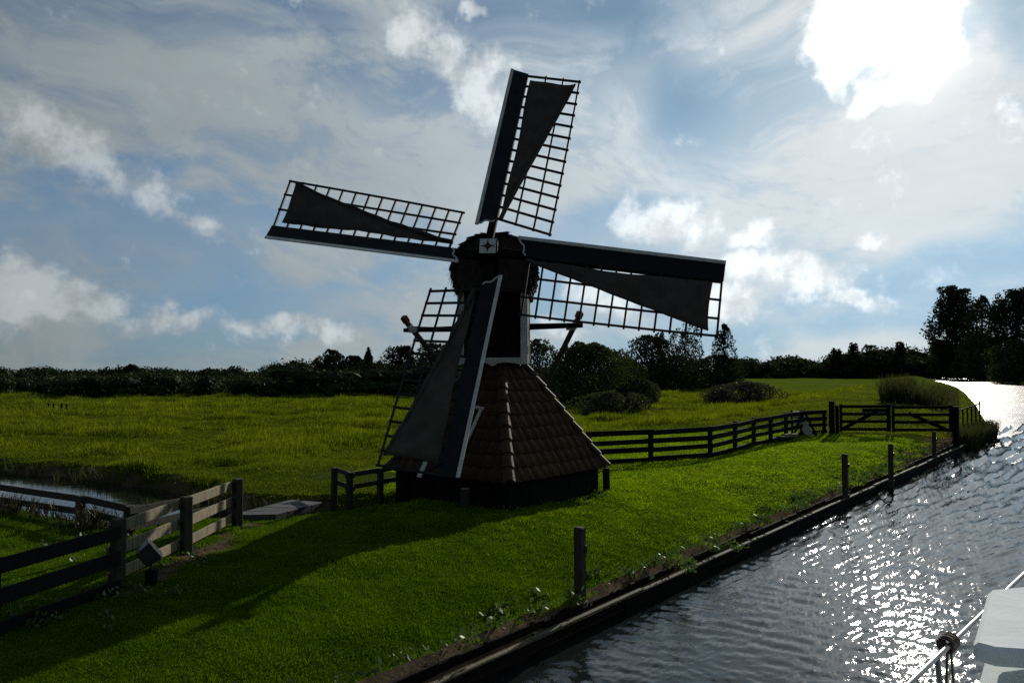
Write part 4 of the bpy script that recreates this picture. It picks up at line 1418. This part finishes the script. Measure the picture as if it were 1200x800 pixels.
tree('bank_bush', 'big dark bush over the water at right photo edge', 'bush', 1196, 80, 398, 450, 'bush', 'leaf_mid', 11000, .38, zb=-.3, seed=26, depth=222)
tree('bank_bush', 'low dark bush at the water line below the tall trees', 'bush', 1122, 50, 415, 443, 'bush', 'leaf_dark', 8000, .60, zb=-.3, seed=27, depth=345)


def wood_band(name, label, pts, depth, hfun, n, leaves, size, mat, seed):
    """far-off scrub that reads as one mass"""
    g = np.random.default_rng(seed); random.seed(seed)
    C, Rd = [], []
    for i in range(n):
        px = g.uniform(*pts)
        dpt = depth * g.uniform(.96, 1.25)
        x = (px - 600) / F * dpt; y = dpt
        h = (hfun(px) - HOR) * -dpt / F + CAMZ
        h = max(1.0, h) * g.uniform(.78, 1.06)
        r_ = g.uniform(.5, .9) * h
        for zf in (.25, .62):
            C.append((x + g.normal() * r_ * .3, y + g.normal() * r_ * .3, -.2 + h * zf)); Rd.append((r_, r_, h * .40))
    V = leaf_quads(C, Rd, leaves, size, seed, shell=.6)
    V = V[V[:, :, 2].min(1) > -.3]
    o = poly_mesh(name, V, mat)
    mb = MB(); core_blobs(mb, C, Rd, .7); c = mb.build('inner_foliage', mat, o); c['kind'] = 'stuff'
    tag(o, label, 'wood', kind='stuff')
    return o


wood_band('far_wood', 'low dark wood along the horizon at far left', (-160, 520), 150, lambda p: 430.5 - 1.5 * math.sin(p * .05), 170, 56000, .30, 'leaf_dark', 51)
wood_band('scrub_hedge', 'dark scrub hedge closing the pasture on the left', (-120, 345), 92, lambda p: 436 + 2 * math.sin(p * .03), 80, 36000, .20, 'leaf_dark', 52)
wood_band('hedge_clump', 'dark hedge under the trees left of the windmill', (325, 640), 94, lambda p: 421, 60, 30000, .20, 'leaf_dark', 53)
wood_band('horizon_wood', 'low dark wood along the horizon right of the windmill', (855, 1110), 340, lambda p: 420 - 11 * math.exp(-((p - 1030) / 45) ** 2) - 3 * math.sin(p * .11), 90, 36000, .75, 'leaf_dark', 54)
for i, (px, tp, w, lb) in enumerate(((1000, 402, 16, 'left treetop on the distant horizon wood'), (1020, 404, 22, 'middle treetop on the distant horizon wood'), (1055, 401, 16, 'right spiky treetop on the distant horizon wood'), (980, 408, 18, 'lowest treetop on the distant horizon wood'))):
    tree('distant_tree', lb, 'tree', px, w, tp, 438, 'oak', 'leaf_dark', 1500, .65, zb=0, seed=60 + i, depth=330, group='treetops on the horizon wood')


# ------------------------------------------------------------------ reeds, weeds, grass
def blade_set(pts, hmin, hmax, wid, seed, lean=.25, per=1):
    """tapered two-piece blades standing at pts"""
    g = np.random.default_rng(seed)
    P = np.repeat(np.asarray(pts, float), per, 0)
    n = len(P)
    h = g.uniform(hmin, hmax, n)[:, None]
    an = g.uniform(0, 2 * np.pi, n)
    sd = np.stack([np.cos(an), np.sin(an), 0 * an], 1) * wid * g.uniform(.6, 1.2, n)[:, None]
    ln = np.stack([g.normal(size=n), g.normal(size=n), 0 * an], 1) * lean
    m = P + ln * h * .35 + np.array([0, 0, 1]) * h * .55
    t = P + ln * h + np.array([0, 0, 1]) * h * (1 - .25 * np.linalg.norm(ln, axis=1)[:, None])
    return np.concatenate([np.stack([P - sd, P + sd, m + sd * .8, m - sd * .8], 1), np.stack([m - sd * .8, m + sd * .8, t + sd * .1, t - sd * .1], 1)], 0)


def reeds(name, label, pts, hmin, hmax, wid, seed, mat='leaf_reed', per=3, lean=.18):
    o = poly_mesh(name, blade_set(pts, hmin, hmax, wid, seed, lean, per), mat)
    tag(o, label, 'reeds', kind='stuff')
    return o


g = np.random.default_rng(5)
# reed bed on the far edge of the promontory
pts = []
for i in range(4200):
    f = g.random() ** 1.3
    yy = 41.5 + f * 62
    xe = np.interp(yy, [p[1] for p in FAR_BANK], [p[0] for p in FAR_BANK])
    x = xe + .2 - abs(g.normal()) * 1.9 * (.6 + f)
    if fbm(np.array([x * .5]), np.array([yy * .5]), 3)[0] < .36: continue
    if 600 + F * x / yy > 1122: continue
    pts.append((x, yy, max(gz(x, yy), -.6)))
def far_edge(yy):
    return np.interp(yy, [p[1] for p in FAR_BANK], [p[0] for p in FAR_BANK])


low_pts = [p for k_, p in enumerate(pts) if k_ % 2]
reeds('reed_bed', 'low thin reeds along the bank behind the field gate', low_pts, .3, 1.15, .018, 6, per=2, lean=.28)
for (nm, lb, x0, x1, n, hs, sd_) in (('tall_reeds', 'tall dark reed clump directly behind the gate seam', 1032, 1070, 420, (.5, 1.95), 61),
                                     ('tall_reeds', 'ragged reed clump behind the right gate leaf', 1064, 1108, 380, (.4, 1.5), 62)):
    pts = []
    while len(pts) < n:
        px = g.uniform(x0, x1); yy = g.uniform(48, 60); x = (px - 600) / F * yy
        if x > far_edge(yy) or fbm(np.array([x * .9 + sd_]), np.array([yy * .35]), 3)[0] < .44: continue
        pts.append((x, yy, gz(x, yy)))
    reeds(nm, lb, pts, hs[0], hs[1], .024, sd_, per=5, lean=.26)
pts = []
for i in range(1500):
    yy = g.uniform(34.2, 41); d = abs(g.normal()) * .5 - .2
    p = bank_pt(yy, d, -.6); pts.append((p.x, p.y, -.6))
reeds('water_reeds', 'dark reeds at the water edge beside the gate', pts, .35, 1.1, .016, 7, per=4, lean=.22)
pts = []
for i in range(900):
    t = g.random(); k_ = int(t * (len(DITCH) - 2)); a, b = DITCH[k_], DITCH[k_ + 1]; f = g.random()
    x, y, w = [a[q] * (1 - f) + b[q] * f for q in range(3)]
    sgn = 1 if g.random() < .7 else -1
    dx, dy = b[0] - a[0], b[1] - a[1]; l_ = math.hypot(dx, dy)
    o_ = sgn * (w / 2 + g.normal() * .22)
    if fbm(np.array([x * .6]), np.array([y * .6]))[0] < .42: continue
    pts.append((x - dy / l_ * o_, y + dx / l_ * o_, -.5))
reeds('ditch_reeds', 'sparse reeds along the ditch edges', pts, .2, .62, .008, 8, per=4, lean=.3)

pts = []
for i in range(420):
    f = g.random() * 2.6; k_ = int(f); f -= k_
    a, b = SP[k_], SP[k_ + 1]
    x = a[0] + (b[0] - a[0]) * f + g.normal() * .35; y = a[1] + (b[1] - a[1]) * f + abs(g.normal()) * .6 - .25
    if ditch_d(np.array([x]), np.array([y]))[0] < .1 or fbm(np.array([x]), np.array([y]), 3)[0] < .38: continue
    pts.append((x, y, gz(x, y)))
reeds('fence_weeds', 'rank brown-green stalks growing through the low ditch fence', pts, .15, .55, .010, 9, mat='leaf_brown', per=6, lean=.45)

# broad leaved weeds on the bare bank, at the mill foot and the fences
V = []
spots = []
for i in range(270):
    yy = g.uniform(5.5, 30); d = g.uniform(.12, 1.2)
    p = bank_pt(yy, d, 0); spots.append((p.x, p.y, g.uniform(.6, 1.5)))
for (px, py, n, sp) in ((585, 597, 16, .5), (700, 580, 5, .3), (185, 690, 12, .5), (60, 715, 16, .9), (200, 660, 8, .4), (640, 590, 6, .5), (850, 628, 10, .3), (790, 650, 10, .3), (90, 640, 16, 1.0)):
    x, y = unproject(px, py, 0)
    for i in range(n): spots.append((x + g.normal() * sp, y + g.normal() * sp * .6, g.uniform(.6, 1.3)))
for (x, y, s_) in spots:
    z = gz(x, y)
    for k_ in range(int(20 * s_)):
        an = g.uniform(0, 6.28); el_ = g.uniform(.2, 1.2); l_ = g.uniform(.03, .085) * s_
        d = np.array([math.cos(an) * math.cos(el_), math.sin(an) * math.cos(el_), math.sin(el_)])
        p = np.array([x, y, z]) + np.array([g.normal() * .06, g.normal() * .06, abs(g.normal()) * .05]) * s_
        sdv = np.cross(d, [g.normal(), g.normal(), 1.0]); sdv = sdv / np.linalg.norm(sdv) * l_ * .3
        V.append([p, p + d * l_ * .5 + sdv, p + d * l_, p + d * l_ * .5 - sdv])
o = poly_mesh('bank_weeds', V, 'leaf_weed'); tag(o, 'leafy weeds scattered on the bare bank and fence foot', 'weeds', kind='stuff')

# grass: tufts instanced on scattered points
tuft_col = bpy.data.collections.new('grass_tufts')
field_col = bpy.data.collections.new('field_tufts')
shaded_col = bpy.data.collections.new('shaded_tufts')


def tuft(col, name, n, spread, seed, mat, wid, lean):
    gg = np.random.default_rng(seed)
    p = np.stack([gg.normal(size=n) * spread, gg.normal(size=n) * spread, np.zeros(n) - .05], 1)
    V = blade_set(p, .55, 1.05, wid, seed + 1, lean)
    o = poly_mesh(name, V, mat)
    COL.objects.unlink(o); col.objects.link(o)


for i in range(3):
    tuft(tuft_col, 'lawn_tuft', 16, .9, 70 + i, 'grass_lawn', .055, .75)
    tuft(shaded_col, 'shaded_tuft', 16, .9, 90 + i, 'grass_shaded', .050, .75)
    tuft(field_col, 'field_tuft', 16, .55, 80 + i, 'grass_field', .035, .40)


def scatter(name, label, pts, scl, rotz, col):
    me = bpy.data.meshes.new(name)
    n = len(pts)
    me.vertices.add(n); me.vertices.foreach_set('co', np.asarray(pts, np.float32).ravel())
    a = me.attributes.new('scl', 'FLOAT_VECTOR', 'POINT'); a.data.foreach_set('vector', np.asarray(scl, np.float32).ravel())
    rt = np.zeros((n, 3), np.float32); rt[:, 2] = rotz
    a = me.attributes.new('rot', 'FLOAT_VECTOR', 'POINT'); a.data.foreach_set('vector', rt.ravel())
    o = link(name, me, None)
    ng = bpy.data.node_groups.new(name, 'GeometryNodeTree')
    ng.interface.new_socket('Geometry', in_out='INPUT', socket_type='NodeSocketGeometry')
    ng.interface.new_socket('Geometry', in_out='OUTPUT', socket_type='NodeSocketGeometry')
    gi = ng.nodes.new('NodeGroupInput'); go = ng.nodes.new('NodeGroupOutput')
    ip = ng.nodes.new('GeometryNodeInstanceOnPoints')
    ci = ng.nodes.new('GeometryNodeCollectionInfo')
    ci.inputs['Collection'].default_value = col
    ci.inputs['Separate Children'].default_value = True
    ci.inputs['Reset Children'].default_value = True
    ng.links.new(gi.outputs[0], ip.inputs['Points'])
    ng.links.new(ci.outputs[0], ip.inputs['Instance'])
    ip.inputs['Pick Instance'].default_value = True
    for nm, sock in (('rot', 'Rotation'), ('scl', 'Scale')):
        na = ng.nodes.new('GeometryNodeInputNamedAttribute'); na.data_type = 'FLOAT_VECTOR'; na.inputs[0].default_value = nm
        ng.links.new(na.outputs[0], ip.inputs[sock])
    ng.links.new(ip.outputs[0], go.inputs[0])
    md = o.modifiers.new('tufts', 'NODES'); md.node_group = ng
    tag(o, label, 'grass', kind='stuff')
    return o


def land_points(n, r0, r1, t0, t1, g):
    t = g.uniform(t0, t1, n)
    r_ = np.sqrt(g.uniform(r0 * r0, r1 * r1, n))
    x, y = r_ * np.sin(t), r_ * np.cos(t)
    ok = (r_ > near_r(t) + .3) & (r_ < far_r(t) - 2.0)
    d = bank_d(x, y)
    bare = fbm(x * 1.4, y * 1.4, 4) - .45
    ok &= (d + bare * 1.7 > g.uniform(.4, 1.25, n))
    ok &= ditch_d(x, y) > g.uniform(.05, .5, n)
    # clear of the mill and the bridge
    ok &= ~((np.abs(x - MX) + np.abs(y - MY)) < 2.4)
    ok &= ~((x > -5.5) & (x < -3.9) & (y > 15.3) & (y < 17.1))
    trod = np.abs(x + 4.75) + (fbm(x * 2.2, y * 2.2, 3) - .45) * .9
    ok &= ~((trod < g.uniform(.1, .5, n)) & (y > 10) & (y < 14.8))
    x, y, r_ = x[ok], y[ok], r_[ok]
    return x, y, ground_z(x, y), r_


g = np.random.default_rng(21)
P_, S_ = [], []
for (n, r0, r1, h, w) in ((80000, 6.5, 12, .052, .060), (85000, 12, 20, .056, .080), (60000, 20, 36, .070, .12)):
    x, y, z, r_ = land_points(n, r0, r1, R(-40), R(33), g)
    mill_side = (bank_d(x, y) < 13.5) & ~((x < -3.0) & (ditch_d(x, y) < 4) & (y > 17.5)) & ~((y > 18.0) & (x < -1.5) & (bank_d(x, y) > 11.5))
    x, y, z = x[mill_side], y[mill_side], z[mill_side]
    k_ = .45 + 1.5 * fbm(x * 1.1, y * 1.1, 4) * g.uniform(.5, 1.4, len(x))
    k_ = np.where(g.random(len(x)) < .015, k_ * 1.9, k_)
    P_.append(np.stack([x, y, z], 1)); S_.append(np.stack([np.full(len(x), w), np.full(len(x), w), h * k_], 1))
P_ = np.concatenate(P_); S_ = np.concatenate(S_)
far_ = g.random(len(P_)) < smooth(11, 23, P_[:, 1] + 6 * (fbm(P_[:, 0] * .5, P_[:, 1] * .5, 3) - .45) + .35 * P_[:, 0])  # darker tufts mixed in towards the viewer paint the dim near lawn
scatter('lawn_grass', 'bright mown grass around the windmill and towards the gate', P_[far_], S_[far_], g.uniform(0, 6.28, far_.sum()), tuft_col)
scatter('shaded_grass', 'deep green grass on the near bank, its shading put into the colour', P_[~far_], S_[~far_], g.uniform(0, 6.28, (~far_).sum()), shaded_col)
P_, S_ = [], []
for (n, r0, r1, h, w) in ((46000, 14, 30, .16, .17), (60000, 30, 60, .20, .26), (50000, 60, 120, .22, .42)):
    x, y, z, r_ = land_points(n, r0, r1, R(-40), R(31), g)
    fl_ = (bank_d(x, y) > 12.5 + g.normal(size=len(x)) * .6) | (y > 34) | ((x < -3.0) & (ditch_d(x, y) < 2.5) & (y > 17))
    x, y, z = x[fl_], y[fl_], z[fl_]
    q = fbm(x * .35, y * .35, 4)
    k_ = .30 + 2.6 * smooth(.38, .66, q) * g.uniform(.4, 1.3, len(x))
    k_ = np.where(bank_d(x, y) < 11, np.minimum(k_, .45), k_)
    P_.append(np.stack([x, y, z], 1)); S_.append(np.stack([np.full(len(x), w), np.full(len(x), w), h * k_], 1))
P_ = np.concatenate(P_); S_ = np.concatenate(S_)
scatter('pasture_grass', 'rough tussocky grass of the pasture behind the mill', P_, S_, g.uniform(0, 6.28, len(P_)), field_col)
